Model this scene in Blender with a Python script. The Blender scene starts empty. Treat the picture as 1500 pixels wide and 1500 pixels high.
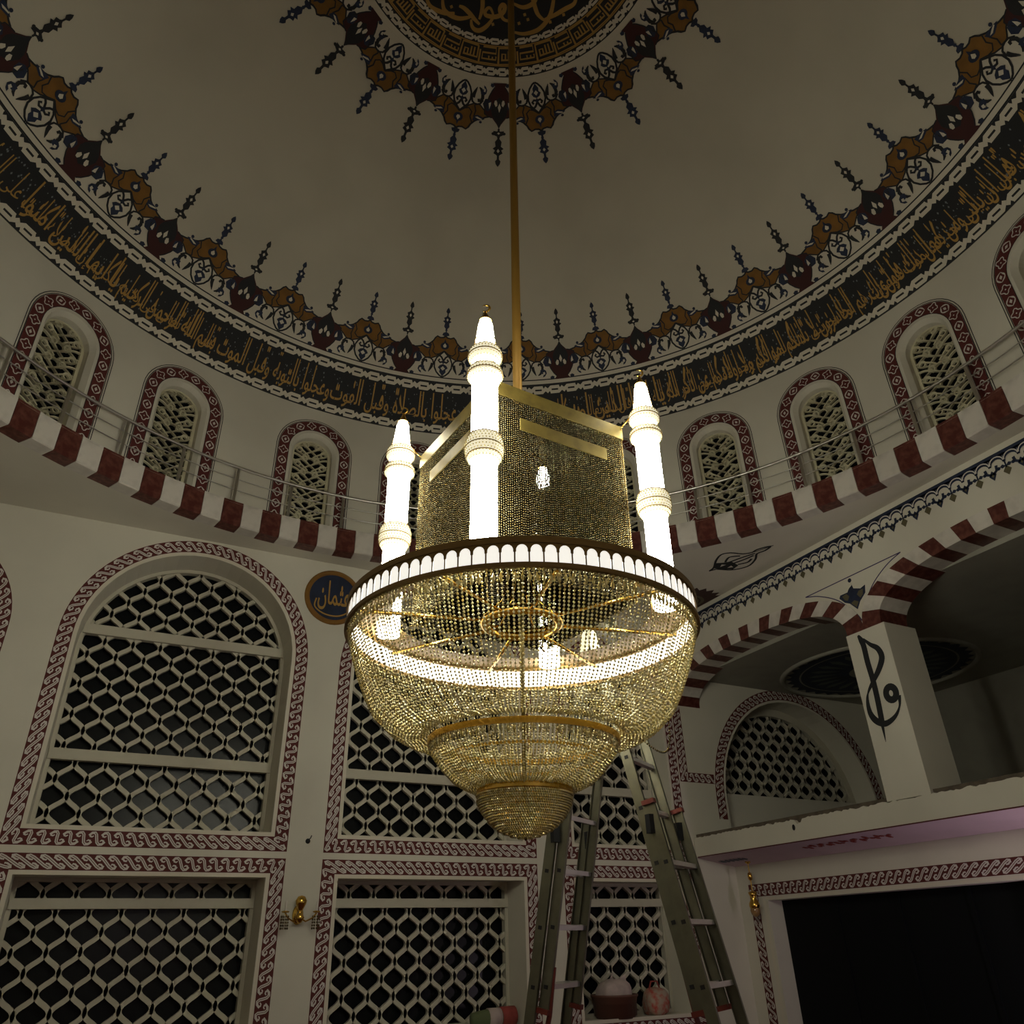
import bpy, bmesh, math, random
import numpy as np
from math import sin, cos, pi, radians, sqrt, asin, atan2, hypot
from mathutils import Vector, Matrix
from mathutils.geometry import tessellate_polygon

C = bpy.context.scene.collection
SC = bpy.context.scene
random.seed(7)
rng = np.random.default_rng(7)

# ------------------------------------------------------------------ camera
CAM = Vector((-2.26477519, -3.92392976, 1.6))
FPX = 1128.6732
AX_R = Vector((0.88719572, -0.46076478, -0.02407411))
AX_U = Vector((-0.20768788, -0.44540328, 0.87090853))
AX_F = Vector((0.41200667, 0.76766642, 0.49085514))
cd = bpy.data.cameras.new('camera')
cd.sensor_fit = 'HORIZONTAL'; cd.sensor_width = 36.0
cd.lens = 36.0 * FPX / 1500.0
cd.clip_start = 0.05; cd.clip_end = 100
cam = bpy.data.objects.new('camera', cd); C.objects.link(cam)
m3 = Matrix((AX_R, AX_U, -AX_F)).transposed()
cam.matrix_world = Matrix.Translation(CAM) @ m3.to_4x4()
SC.camera = cam

# ------------------------------------------------------------------ world, exposure, lamps
SC.view_settings.view_transform = 'Standard'
SC.view_settings.look = 'None'
SC.view_settings.gamma = 1.0
SC.view_settings.use_curve_mapping = False
SC.view_settings.exposure = 0.0
SC.cycles.use_denoising = True
SC.cycles.max_bounces = 8
SC.cycles.diffuse_bounces = 4
SC.cycles.glossy_bounces = 4
SC.cycles.sample_clamp_indirect = 6.0
SC.cycles.caustics_reflective = False
SC.cycles.caustics_refractive = False
w = bpy.data.worlds.new('night'); SC.world = w; w.use_nodes = True
w.node_tree.nodes['Background'].inputs[0].default_value = (0.012, 0.014, 0.02, 1)
w.node_tree.nodes['Background'].inputs[1].default_value = 0.4
L_MINARET = 49.0
L_LED = 2.6
L_PANEL = 0.85
L_BULB = 14.0

def area_lamp(name, loc, target, size, power, col):
    ld = bpy.data.lights.new(name, 'AREA'); ld.shape = 'RECTANGLE'
    ld.size, ld.size_y = size; ld.energy = power; ld.color = col
    o = bpy.data.objects.new(name, ld); C.objects.link(o); o.location = loc
    o.rotation_euler = (Vector(target) - Vector(loc)).to_track_quat('-Z', 'Y').to_euler()
    return o
# fluorescent light of the side aisle and an unseen pinkish fill added behind the camera
area_lamp('aisle_lamp', (6.3, 0.2, 0.9), (6.5, 4.2, 2.6), (0.15, 0.9), 14, (1.0, 0.80, 0.92))
area_lamp('rear_fill_lamp', (-0.5, -5.9, 2.3), (2.0, 4.5, 2.2), (1.4, 0.3), 8, (1.0, 0.80, 0.84))

# ------------------------------------------------------------------ materials
MATS = {}
def mat(name, col, rough=0.6, metal=0.0, emit=None, es=0.0, noise=0.0, nscale=6.0, col2=None, bump=0.0, spec=0.5):
    m = bpy.data.materials.new(name); m.use_nodes = True
    nt = m.node_tree; b = nt.nodes['Principled BSDF']
    b.inputs['Base Color'].default_value = (*col, 1)
    b.inputs['Roughness'].default_value = rough
    b.inputs['Metallic'].default_value = metal
    b.inputs['Specular IOR Level'].default_value = spec
    if emit:
        b.inputs['Emission Color'].default_value = (*emit, 1)
        b.inputs['Emission Strength'].default_value = es
    if noise > 0 or bump > 0:
        tc = nt.nodes.new('ShaderNodeTexCoord')
        nz = nt.nodes.new('ShaderNodeTexNoise'); nz.inputs['Scale'].default_value = nscale
        nz.inputs['Detail'].default_value = 6
        nt.links.new(tc.outputs['Object'], nz.inputs['Vector'])
        if noise > 0:
            mx = nt.nodes.new('ShaderNodeMix'); mx.data_type = 'RGBA'
            c2 = col2 or tuple(c * (1 - noise) for c in col)
            mx.inputs['A'].default_value = (*col, 1); mx.inputs['B'].default_value = (*c2, 1)
            rp = nt.nodes.new('ShaderNodeValToRGB')
            rp.color_ramp.elements[0].position = 0.42; rp.color_ramp.elements[1].position = 0.68
            nt.links.new(nz.outputs['Fac'], rp.inputs['Fac'])
            nt.links.new(rp.outputs['Color'], mx.inputs['Factor'])
            nt.links.new(mx.outputs['Result'], b.inputs['Base Color'])
        if bump > 0:
            bp = nt.nodes.new('ShaderNodeBump'); bp.inputs['Strength'].default_value = bump
            nt.links.new(nz.outputs['Fac'], bp.inputs['Height'])
            nt.links.new(bp.outputs['Normal'], b.inputs['Normal'])
    MATS[name] = m
    return m
WALL = mat('wall_plaster', (0.66, 0.63, 0.545), 0.85, noise=0.06, nscale=1.3, bump=0.03)
DOME = mat('dome_plaster', (0.60, 0.56, 0.46), 0.85, noise=0.10, nscale=0.8)
CREAM = mat('cream_paint', (0.68, 0.63, 0.53), 0.8)
PALE = mat('pale_paint', (0.62, 0.58, 0.55), 0.8)
BLACK = mat('black_paint', (0.008, 0.009, 0.012), 0.7)
NAVY = mat('navy_paint', (0.012, 0.022, 0.06), 0.7, noise=0.5, nscale=4)
DARKRED = mat('dark_red_paint', (0.095, 0.014, 0.012), 0.8)
MAROON = mat('maroon_paint', (0.05, 0.010, 0.010), 0.8)
OCHRE = mat('ochre_paint', (0.235, 0.112, 0.017), 0.8, noise=0.25, nscale=5)
GILT = mat('gilt_lettering', (0.42, 0.24, 0.05), 0.6)
STONEW = mat('white_marble', (0.66, 0.62, 0.57), 0.45, noise=0.16, nscale=7)
STONER = mat('red_marble', (0.072, 0.012, 0.009), 0.4, noise=0.5, nscale=13, col2=(0.15, 0.05, 0.036))
LATT = mat('lattice_stone', (0.52, 0.49, 0.40), 0.8)
LATTG = mat('lattice_cream', (0.58, 0.54, 0.38), 0.8)
GLASS = mat('night_glass', (0.006, 0.007, 0.008), 0.25, spec=0.15)
STEEL = mat('brushed_steel', (0.62, 0.60, 0.57), 0.28, 1.0)
ALU = mat('aluminium', (0.175, 0.17, 0.125), 0.36, 0.75, noise=0.2, nscale=9)
ALUR = mat('ridged_aluminium', (0.74, 0.71, 0.72), 0.38, 0.5)
GOLD = mat('gold_plate', (0.72, 0.46, 0.10), 0.22, 1.0)
GOLDM = mat('gold_sheet', (0.17, 0.125, 0.03), 0.42, 0.55, noise=0.3, nscale=14)
BRONZE = mat('bronze_frame', (0.23, 0.14, 0.040), 0.45, 0.4)
RODM = mat('mustard_rod', (0.30, 0.165, 0.025), 0.5, 0.3)
REDP = mat('red_plastic', (0.17, 0.022, 0.014), 0.5)
LAV = mat('soffit_paint', (0.64, 0.50, 0.56), 0.8, noise=0.08, nscale=2)
SHADEP = mat('shade_grey_plaster', (0.36, 0.35, 0.30), 0.9, noise=0.1, nscale=3)  # aisle plaster greyed so its colour carries the dimness of the aisle
CONC = mat('rough_concrete', (0.12, 0.095, 0.07), 0.9, noise=0.4, nscale=9, bump=0.4)
CARPET = mat('red_carpet', (0.13, 0.035, 0.03), 0.95, noise=0.3, nscale=20)
DOORG = mat('dark_door', (0.006, 0.007, 0.008), 0.5, spec=0.1)
PURPLE = mat('purple_line', (0.06, 0.045, 0.13), 0.8)
OLIVE = mat('olive_paint', (0.11, 0.095, 0.05), 0.8)
MUST = mat('bag_red', (0.35, 0.06, 0.05), 0.7, noise=0.3, nscale=8)
SACK = mat('sack_cloth', (0.55, 0.45, 0.43), 0.85, noise=0.2, nscale=8, bump=0.2)
FLOWER = mat('flowered_cloth', (0.42, 0.33, 0.26), 0.85, noise=0.9, nscale=14, col2=(0.45, 0.07, 0.05))
GREEN = mat('green_cloth', (0.12, 0.15, 0.07), 0.85)
BROWN = mat('brown_plastic', (0.13, 0.055, 0.04), 0.4)
LAMPW = mat('lit_beads', (0.9, 0.88, 0.8), 0.5, emit=(1.0, 0.965, 0.775), es=L_MINARET)
LAMPB = mat('lit_gallery', (0.8, 0.76, 0.6), 0.5, emit=(1.0, 0.90, 0.62), es=0.80)
LED = mat('led_strip', (0.9, 0.9, 0.85), 0.5, emit=(1.0, 0.95, 0.82), es=L_LED)
PANEL = mat('backlit_acrylic', (0.8, 0.8, 0.76), 0.4, emit=(1.0, 0.97, 0.88), es=L_PANEL)
BULB = mat('bulb_glow', (1, 1, 1), 0.5, emit=(1.0, 0.85, 0.55), es=L_BULB)

def bead_material(name, ca, cb, gloss, transl, rough):
    """cut crystal seen against the dark: a share of gloss, a little light passed through, the rest dark"""
    m = bpy.data.materials.new(name); m.use_nodes = True
    nt = m.node_tree; nt.nodes.clear()
    out = nt.nodes.new('ShaderNodeOutputMaterial')
    geo = nt.nodes.new('ShaderNodeNewGeometry')
    mx = nt.nodes.new('ShaderNodeMix'); mx.data_type = 'RGBA'
    mx.inputs['A'].default_value = (*ca, 1); mx.inputs['B'].default_value = (*cb, 1)
    nt.links.new(geo.outputs['Random Per Island'], mx.inputs['Factor'])
    gl = nt.nodes.new('ShaderNodeBsdfGlossy'); gl.inputs['Roughness'].default_value = rough
    tr = nt.nodes.new('ShaderNodeBsdfTranslucent')
    dk = nt.nodes.new('ShaderNodeBsdfDiffuse'); dk.inputs['Color'].default_value = (0.010, 0.008, 0.004, 1)
    ms = nt.nodes.new('ShaderNodeMixShader'); ms.inputs[0].default_value = transl / (transl + gloss)
    md = nt.nodes.new('ShaderNodeMixShader'); md.inputs[0].default_value = transl + gloss
    nt.links.new(mx.outputs['Result'], gl.inputs['Color'])
    nt.links.new(mx.outputs['Result'], tr.inputs['Color'])
    nt.links.new(gl.outputs[0], ms.inputs[1]); nt.links.new(tr.outputs[0], ms.inputs[2])
    nt.links.new(dk.outputs[0], md.inputs[1]); nt.links.new(ms.outputs[0], md.inputs[2])
    nt.links.new(md.outputs[0], out.inputs['Surface'])
    MATS[name] = m
    return m
CRYS = bead_material('champagne_crystal', (0.93, 0.79, 0.36), (0.97, 0.93, 0.68), 0.58, 0.40, 0.10)
CRYG = bead_material('gold_crystal', (0.88, 0.62, 0.18), (0.96, 0.86, 0.55), 0.22, 0.06, 0.10)
CRYC = bead_material('cube_crystal', (0.88, 0.62, 0.20), (0.95, 0.88, 0.60), 0.068, 0.006, 0.06)

# ------------------------------------------------------------------ mesh helpers
class MB:
    def __init__(s): s.v = []; s.f = []; s.m = []; s.cur = 0
    def mi(s, i): s.cur = i; return s
    def add(s, vs, fs):
        o = len(s.v); s.v.extend([tuple(p) for p in vs])
        for f in fs: s.f.append(tuple(i + o for i in f)); s.m.append(s.cur)
        return s
    def box(s, c, d, M=None):
        x, y, z = d[0] / 2, d[1] / 2, d[2] / 2
        vs = [Vector((a * x, b * y, e * z)) for a in (-1, 1) for b in (-1, 1) for e in (-1, 1)]
        if M is not None: vs = [M @ p for p in vs]
        c = Vector(c); vs = [p + c for p in vs]
        return s.add(vs, [(0, 1, 3, 2), (4, 6, 7, 5), (0, 4, 5, 1), (2, 3, 7, 6), (0, 2, 6, 4), (1, 5, 7, 3)])
    def hexa(s, p):      # 8 points: 4 bottom ring, 4 top ring
        return s.add(p, [(3, 2, 1, 0), (4, 5, 6, 7), (0, 1, 5, 4), (1, 2, 6, 5), (2, 3, 7, 6), (3, 0, 4, 7)])
    def bar(s, a, b, wd, ht, up=(0, 0, 1)):
        a = Vector(a); b = Vector(b); d = (b - a).normalized(); up = Vector(up)
        sx = d.cross(up)
        if sx.length < 1e-4: sx = d.cross(Vector((1, 0, 0)))
        sx.normalize(); uy = sx.cross(d).normalized()
        q = [(-1, -1), (1, -1), (1, 1), (-1, 1)]
        return s.hexa([a + sx * (i * wd / 2) + uy * (j * ht / 2) for i, j in q] + [b + sx * (i * wd / 2) + uy * (j * ht / 2) for i, j in q])
    def tube(s, pts, r, n=8, closed=False, caps=True):
        pts = [Vector(p) for p in pts]; k = len(pts); rings = []
        rr = r if isinstance(r, (list, tuple)) else [r] * k
        u = None
        for i, p in enumerate(pts):
            if closed: d = pts[(i + 1) % k] - pts[i - 1]
            else: d = pts[min(i + 1, k - 1)] - pts[max(i - 1, 0)]
            d.normalize()
            if u is None:
                u = d.cross(Vector((0, 0, 1)))
                if u.length < 1e-3: u = d.cross(Vector((1, 0, 0)))
            u = (u - d * u.dot(d)).normalized(); v = d.cross(u)
            rings.append([p + (u * cos(2 * pi * j / n) + v * sin(2 * pi * j / n)) * rr[i] for j in range(n)])
        vs = [q for g in rings for q in g]; fs = []
        for i in range(k if closed else k - 1):
            a = i * n; b = ((i + 1) % k) * n
            for j in range(n): fs.append((a + j, a + (j + 1) % n, b + (j + 1) % n, b + j))
        if caps and not closed: fs += [tuple(range(n))[::-1], tuple(range((k - 1) * n, k * n))]
        return s.add(vs, fs)
    def lathe(s, prof, n=24, c=(0, 0, 0), a0=0.0, a1=2 * pi, flip=False):
        full = abs(a1 - a0 - 2 * pi) < 1e-6; cols = n if full else n + 1
        vs = []; fs = []; k = len(prof)
        for j in range(cols):
            a = a0 + (a1 - a0) * j / n
            for r, z in prof: vs.append((c[0] + r * cos(a), c[1] + r * sin(a), c[2] + z))
        for j in range(n):
            p = j * k; q = ((j + 1) % cols) * k
            for i in range(k - 1):
                f = (p + i, q + i, q + i + 1, p + i + 1)
                fs.append(f[::-1] if flip else f)
        return s.add(vs, fs)
    def ball(s, c, r, n=8, sz=1.0):
        prof = [(max(1e-5, r * sin(pi * i / (n // 2 + 1))), -r * sz * cos(pi * i / (n // 2 + 1))) for i in range(n // 2 + 2)]
        return s.lathe(prof, n, c)
    # ---- flat work in (u, v, layer) coordinates, mapped later
    def fill(s, poly, h=0.0):
        pts = [Vector((p[0], p[1], 0)) for p in poly]
        tr = tessellate_polygon([pts])
        return s.add([(p[0], p[1], h) for p in poly], [tuple(t) for t in tr])
    def ribbon(s, pts, wd, h=0.0, closed=False):
        k = len(pts); vs = []; fs = []
        ww = wd if isinstance(wd, (list, tuple)) else [wd] * k
        for i in range(k):
            if closed: a = pts[i - 1]; b = pts[(i + 1) % k]
            else: a = pts[max(i - 1, 0)]; b = pts[min(i + 1, k - 1)]
            dx, dy = b[0] - a[0], b[1] - a[1]; L = hypot(dx, dy) or 1
            nx, ny = -dy / L * ww[i] / 2, dx / L * ww[i] / 2
            vs += [(pts[i][0] - nx, pts[i][1] - ny, h), (pts[i][0] + nx, pts[i][1] + ny, h)]
        for i in range(k if closed else k - 1):
            a = 2 * i; b = 2 * ((i + 1) % k); fs.append((a, b, b + 1, a + 1))
        return s.add(vs, fs)
    def disc(s, c, r, h=0.0, n=12, ry=None):
        ry = ry or r
        return s.fill([(c[0] + r * cos(2 * pi * i / n), c[1] + ry * sin(2 * pi * i / n)) for i in range(n)], h)
    def split(s, mx):    # subdivide edges longer than mx
        bm = bmesh.new(); bv = [bm.verts.new(p) for p in s.v]
        for f, m in zip(s.f, s.m):
            try: q = bm.faces.new([bv[i] for i in f]); q.material_index = m
            except ValueError: pass
        for _ in range(7):
            e = [x for x in bm.edges if x.calc_length() > mx]
            if not e: break
            bmesh.ops.subdivide_edges(bm, edges=e, cuts=1, use_grid_fill=False)
            bmesh.ops.triangulate(bm, faces=[f for f in bm.faces if len(f.verts) > 4])
        bm.verts.index_update()
        s.v = [tuple(v.co) for v in bm.verts]; s.f = [tuple(v.index for v in f.verts) for f in bm.faces]; s.m = [f.material_index for f in bm.faces]
        bm.free(); return s
    def map(s, fn): s.v = [tuple(fn(*p)) for p in s.v]; return s
    def mesh(s, name, mats, smooth=False):
        me = bpy.data.meshes.new(name); me.from_pydata(s.v, [], s.f)
        for m in (mats if isinstance(mats, (list, tuple)) else [mats]): me.materials.append(m)
        me.polygons.foreach_set('material_index', s.m)
        if smooth: me.polygons.foreach_set('use_smooth', [True] * len(s.f))
        me.update(); return me
    def build(s, name, mats, parent=None, smooth=False, **kw):
        return put(name, s.mesh(name, mats, smooth), parent, **kw)

def put(name, me, parent=None, **kw):
    o = bpy.data.objects.new(name, me); C.objects.link(o)
    if parent: o.parent = parent
    for k, v in kw.items(): o[k] = v
    return o
def empty(name, loc, label, cat, group=None, parent=None):
    o = bpy.data.objects.new(name, None); C.objects.link(o); o.location = loc
    if parent: o.parent = parent
    if label: o['label'] = label
    if cat: o['category'] = cat
    if group: o['group'] = group
    return o
def spin(name, me, parent, angs, **kw):       # copies of one mesh about the dome's axis
    for a in angs:
        o = put(name, me, parent, **kw); o.rotation_euler = (0, 0, radians(a))

# ------------------------------------------------------------------ bead meshes
def beads_mesh(name, pts, r, m, stretch=1.25, tiltdirs=None):
    P = np.asarray(pts, float); n = len(P)
    r = np.broadcast_to(np.asarray(r, float), (n,))
    a = rng.uniform(0, pi / 2, n)
    base = np.zeros((n, 6, 3))
    for k in range(4):
        base[:, k, 0] = np.cos(a + k * pi / 2); base[:, k, 1] = np.sin(a + k * pi / 2)
    base[:, 4, 2] = stretch; base[:, 5, 2] = -stretch
    V = (base * r[:, None, None] + P[:, None, :]).reshape(-1, 3)
    t = np.array([(0, 1, 4), (1, 2, 4), (2, 3, 4), (3, 0, 4), (1, 0, 5), (2, 1, 5), (3, 2, 5), (0, 3, 5)])
    F = (t[None] + 6 * np.arange(n)[:, None, None]).reshape(-1, 3)
    me = bpy.data.meshes.new(name)
    me.vertices.add(len(V)); me.vertices.foreach_set('co', V.ravel())
    me.loops.add(F.size); me.loops.foreach_set('vertex_index', F.ravel().astype(np.int32))
    me.polygons.add(len(F)); me.polygons.foreach_set('loop_start', np.arange(0, F.size, 3, dtype=np.int32))
    me.polygons.foreach_set('loop_total', np.full(len(F), 3, dtype=np.int32))
    me.materials.append(m); me.update(calc_edges=True); me.validate()
    return me

# ------------------------------------------------------------------ arabic lettering
FORMS = {'ا': 'FE8D FE8E', 'أ': 'FE83 FE84', 'آ': 'FE81 FE82', 'ب': 'FE8F FE90 FE91 FE92', 'ة': 'FE93 FE94', 'ت': 'FE95 FE96 FE97 FE98',
 'ث': 'FE99 FE9A FE9B FE9C', 'ج': 'FE9D FE9E FE9F FEA0', 'ح': 'FEA1 FEA2 FEA3 FEA4', 'خ': 'FEA5 FEA6 FEA7 FEA8', 'د': 'FEA9 FEAA', 'ذ': 'FEAB FEAC',
 'ر': 'FEAD FEAE', 'ز': 'FEAF FEB0', 'س': 'FEB1 FEB2 FEB3 FEB4', 'ص': 'FEB9 FEBA FEBB FEBC', 'ع': 'FEC9 FECA FECB FECC', 'ف': 'FED1 FED2 FED3 FED4',
 'ق': 'FED5 FED6 FED7 FED8', 'ك': 'FED9 FEDA FEDB FEDC', 'ل': 'FEDD FEDE FEDF FEE0', 'م': 'FEE1 FEE2 FEE3 FEE4', 'ن': 'FEE5 FEE6 FEE7 FEE8',
 'ه': 'FEE9 FEEA FEEB FEEC', 'و': 'FEED FEEE', 'ي': 'FEF1 FEF2 FEF3 FEF4', 'ى': 'FEEF FEF0'}
FORMS = {k: [chr(int(x, 16)) for x in v.split()] for k, v in FORMS.items()}
LA = {'ا': ('\ufefb', '\ufefc'), 'أ': ('\ufef7', '\ufef8')}
def shape(txt):
    out = []; i = 0; prev = False
    while i < len(txt):
        ch = txt[i]
        if ch not in FORMS: out.append(ch); prev = False; i += 1; continue
        if ch == 'ل' and i + 1 < len(txt) and txt[i + 1] in LA:
            out.append(LA[txt[i + 1]][1 if prev else 0]); prev = False; i += 2; continue
        f = FORMS[ch]; dual = len(f) == 4
        nxt = i + 1 < len(txt) and txt[i + 1] in FORMS and dual
        out.append(f[3] if prev and nxt else f[1] if prev else f[2] if nxt else f[0])
        prev = dual and nxt; i += 1
    return ''.join(out[::-1])
def letters(txt, x0, x1, y0, y1, tall=0.0, bold=0.0):
    """flat mesh (verts, faces) of the lettering fitted to a box; tall pulls the upright strokes up"""
    c = bpy.data.curves.new('lettering', 'FONT'); c.body = shape(txt); c.resolution_u = 2; c.offset = bold
    o = bpy.data.objects.new('lettering', c); C.objects.link(o)
    dg = bpy.context.evaluated_depsgraph_get(); dg.update()
    me = o.evaluated_get(dg).to_mesh()
    v = [list(p.co) for p in me.vertices]; f = [tuple(p.vertices) for p in me.polygons]
    o.evaluated_get(dg).to_mesh_clear(); bpy.data.objects.remove(o); bpy.data.curves.remove(c)
    for p in v:
        if p[1] > 0.42: p[1] = 0.42 + (p[1] - 0.42) * (1 + tall)
    xs = [p[0] for p in v]; ys = [p[1] for p in v]
    a, b, e, g = min(xs), max(xs), min(ys), max(ys)
    if tall: e, g = -.22, .42 + .245 * (1 + tall)
    return [(x0 + (p[0] - a) / (b - a) * (x1 - x0), y0 + min(1.02, max(-.06, (p[1] - e) / (g - e))) * (y1 - y0), 0.0) for p in v], f

# ------------------------------------------------------------------ dome geometry
RS, ZC = 6.8, 5.75
def cap(azd, R, lift=0.0):
    th = asin(min(1, R / RS)); a = radians(azd); q = RS - lift
    return (q * sin(th) * cos(a), q * sin(th) * sin(a), ZC + q * cos(th))
def cap_map(R0, sgn, scale_u=1.0):
    """(u metres sideways, v metres along the shell away from circle R0, layer) -> 3D about azimuth 0.
    seen from inside, +u runs to the right, so azimuth falls"""
    th0 = asin(R0 / RS)
    def fn(u, v, h):
        th = th0 + sgn * v / RS; q = RS - 0.004 - h
        a = -u / R0 * scale_u
        return (q * sin(th) * cos(a), q * sin(th) * sin(a), ZC + q * cos(th))
    return fn
dome_mb = MB()
prof = []
for i in range(41):
    R = 6.0 * (1 - i / 40.0) + 0.001; prof.append((R, ZC + sqrt(RS * RS - R * R)))
dome_mb.lathe(prof, 128)
dome = dome_mb.build('ceiling_dome', DOME, smooth=True, kind='structure', label='plastered dome ceiling with painted friezes and gilt lettering')

def annulus(R0, R1, m, h, name='painted_band', n=160):
    b = MB(); pr = [(R0 + (R1 - R0) * i / 4) for i in range(5)]
    vs = []; fs = []
    for j in range(n):
        for R in pr: vs.append(cap(360.0 * j / n, R, 0.003 + h))
    for j in range(n):
        p = j * 5; q = ((j + 1) % n) * 5
        for i in range(4): fs.append((p + i, p + i + 1, q + i + 1, q + i))
    b.add(vs, fs); return b.build(name, m, dome)
K = 0.00113
def frieze_motifs(R0, sgn, n, phase, sx, sy, finial_R, pale):
    fm = cap_map(R0, sgn)
    def S(pts): return [(x * K * sx, y * K * sy) for x, y in pts]
    def mir(pts): return pts + [(-x, y) for x, y in pts[::-1] if abs(x) > 1e-6]
    step = 360.0 / n
    half = radians(step / 2) * R0 / (K * sx)
    # ground of the frieze (cream) with scalloped edge, one per bay, centred midway
    up = [(0, 600), (30, 578), (75, 572), (120, 590), (150, 560), (170, 520), (215, 475), (255, 452), (300, 440), (350, 415), (410, 400)]
    lo = [(400, 365), (330, 330), (262, 272), (185, 265), (112, 300), (70, 340), (0, 392)]
    g = MB(); top = [(0, 500), (150, 470), (290, 400), (400, 370), (half, 330)]
    g.fill(S(mir(top + [(half, 2), (0, 2)][:1]) ), 0.000); g.split(0.12); g.map(fm)
    ground = g.mesh('frieze_ground', pale)
    a = MB(); a.mi(0)
    for sg in (1, -1):
        P = [(sg * x, y) for x, y in up + lo]
        a.fill(S(P), 0.004)
        a.mi(1); a.ribbon(S([(sg * x, y) for x, y in up]), 20 * K, 0.007); a.ribbon(S([(sg * x, y) for x, y in lo]), 16 * K, 0.007)
        a.ribbon(S([(sg * x, y) for x, y in [(60, 345), (120, 330), (165, 370), (150, 430), (185, 500)]]), 15 * K, 0.008)
        a.ribbon(S([(sg * x, y) for x, y in [(190, 285), (215, 350), (200, 420), (250, 440)]]), 15 * K, 0.008)
        a.mi(2)
        a.fill(S([(sg * x, y) for x, y in [(185, 470), (200, 410), (250, 395), (310, 415), (345, 440), (300, 455), (250, 465)]]), 0.009)
        a.disc(S([(sg * 295, 478)])[0], 19 * K * sx, 0.009)
        a.mi(3); a.fill(S([(sg * x, y) for x, y in [(215, 425), (245, 415), (310, 440), (305, 452), (255, 440)]]), 0.012); a.mi(0)
    a.mi(2); a.disc(S([(0, 462)])[0], 62 * K * sx, 0.009, ry=52 * K); a.fill(S([(0, 560), (-22, 500), (22, 500)]), 0.009)
    a.mi(3); a.fill(S([(0, 500), (-26, 465), (-14, 440), (14, 440), (26, 465)]), 0.012)
    a.split(0.12); a.map(fm); arc = a.mesh('ochre_arc', [OCHRE, BLACK, NAVY, CREAM])
    # mandorla and scrolls
    s_ = MB(); s_.mi(0)
    man = [(0, 385), (45, 340), (95, 290), (122, 225), (118, 150), (85, 85), (40, 40), (0, 20)]
    s_.fill(S(mir(man)), 0.003)
    s_.mi(1)
    for sg in (1, -1):
        s_.ribbon(S([(sg * x, y) for x, y in man]), 22 * K, 0.007)
        s_.ribbon(S([(sg * x, y) for x, y in [(0, 250), (30, 300), (70, 330)]]), 25 * K, 0.009)
        s_.ribbon(S([(sg * x, y) for x, y in [(10, 235), (45, 225), (70, 250), (50, 272)]]), 26 * K, 0.009)
        s_.ribbon(S([(sg * x, y) for x, y in [(130, 180), (150, 245), (200, 278), (262, 262), (300, 215)]]), 22 * K, 0.007)
        s_.ribbon(S([(sg * x, y) for x, y in [(150, 200), (160, 150), (178, 110), (196, 70)]]), [46 * K, 40 * K, 28 * K, 6 * K], 0.009)
        s_.ribbon(S([(sg * x, y) for x, y in [(232, 205), (240, 232), (268, 232), (290, 190), (285, 140), (255, 90), (225, 70)]]), [26 * K, 34 * K, 36 * K, 38 * K, 38 * K, 30 * K, 12 * K], 0.009)
        s_.mi(2)
        s_.fill(S([(sg * x, y) for x, y in [(255, 145), (300, 160), (335, 135), (345, 95), (320, 55), (290, 40), (300, 85), (262, 95)]]), 0.010)
        s_.fill(S([(sg * x, y) for x, y in [(300, 255), (330, 320), (380, 340), (430, 300), (425, 235), (385, 190), (330, 195)]]), 0.010)
        s_.fill(S([(sg * x, y) for x, y in [(395, 8), (390, 38), (420, 55), (450, 40), (440, 8)]]), 0.010)
        s_.mi(0)
        s_.fill(S([(sg * x, y) for x, y in [(292, 110), (318, 118), (325, 88), (300, 70)]]), 0.013)
        s_.fill(S([(sg * x, y) for x, y in [(395, 310), (380, 240), (415, 225), (412, 262)]]), 0.013)
        s_.mi(1)
    s_.mi(2)
    s_.fill(S([(0, 262), (-26, 240), (0, 200), (26, 240)]), 0.010)
    s_.fill(S([(0, 205), (-45, 185), (-70, 150), (-40, 125), (-45, 90), (0, 30), (45, 90), (40, 125), (70, 150), (45, 185)]), 0.010)
    s_.mi(0); s_.fill(S([(0, 175), (-32, 142), (0, 112), (32, 142)]), 0.013)
    s_.split(0.12); s_.map(fm); scroll = s_.mesh('scroll_ornament', [CREAM, BLACK, NAVY])
    # red palmette
    p = MB(); p.mi(0)
    pal = [(0, 540), (28, 488), (95, 412), (150, 398), (198, 372), (204, 325), (182, 250), (152, 160), (112, 90), (76, 48), (108, 2), (0, 0)]
    p.fill(S(mir(pal)), 0.008)
    p.mi(1); p.fill(S(mir([(0, 545), (24, 480), (95, 385), (112, 320), (85, 230), (0, 165)])), 0.011)
    for sg in (1, -1): p.ribbon(S([(sg * x, y) for x, y in pal[2:10]]), 14 * K, 0.010)
    p.mi(2)
    p.fill(S([(0, 345), (-22, 285), (0, 235), (22, 285)]), 0.014)
    for sg in (1, -1): p.fill(S([(sg * x, y) for x, y in [(30, 262), (52, 278), (75, 240), (68, 205), (45, 200), (32, 225)]]), 0.014)
    p.split(0.12); p.map(fm); palm = p.mesh('red_palmette', [MAROON, BLACK, CREAM])
    spin('frieze_ground', ground, dome, [phase + step * (i + .5) for i in range(n)])
    spin('ochre_arc', arc, dome, [phase + step * (i + .5) for i in range(n)])
    spin('scroll_ornament', scroll, dome, [phase + step * (i + .5) for i in range(n)])
    spin('red_palmette', palm, dome, [phase + step * i for i in range(n)])
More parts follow.
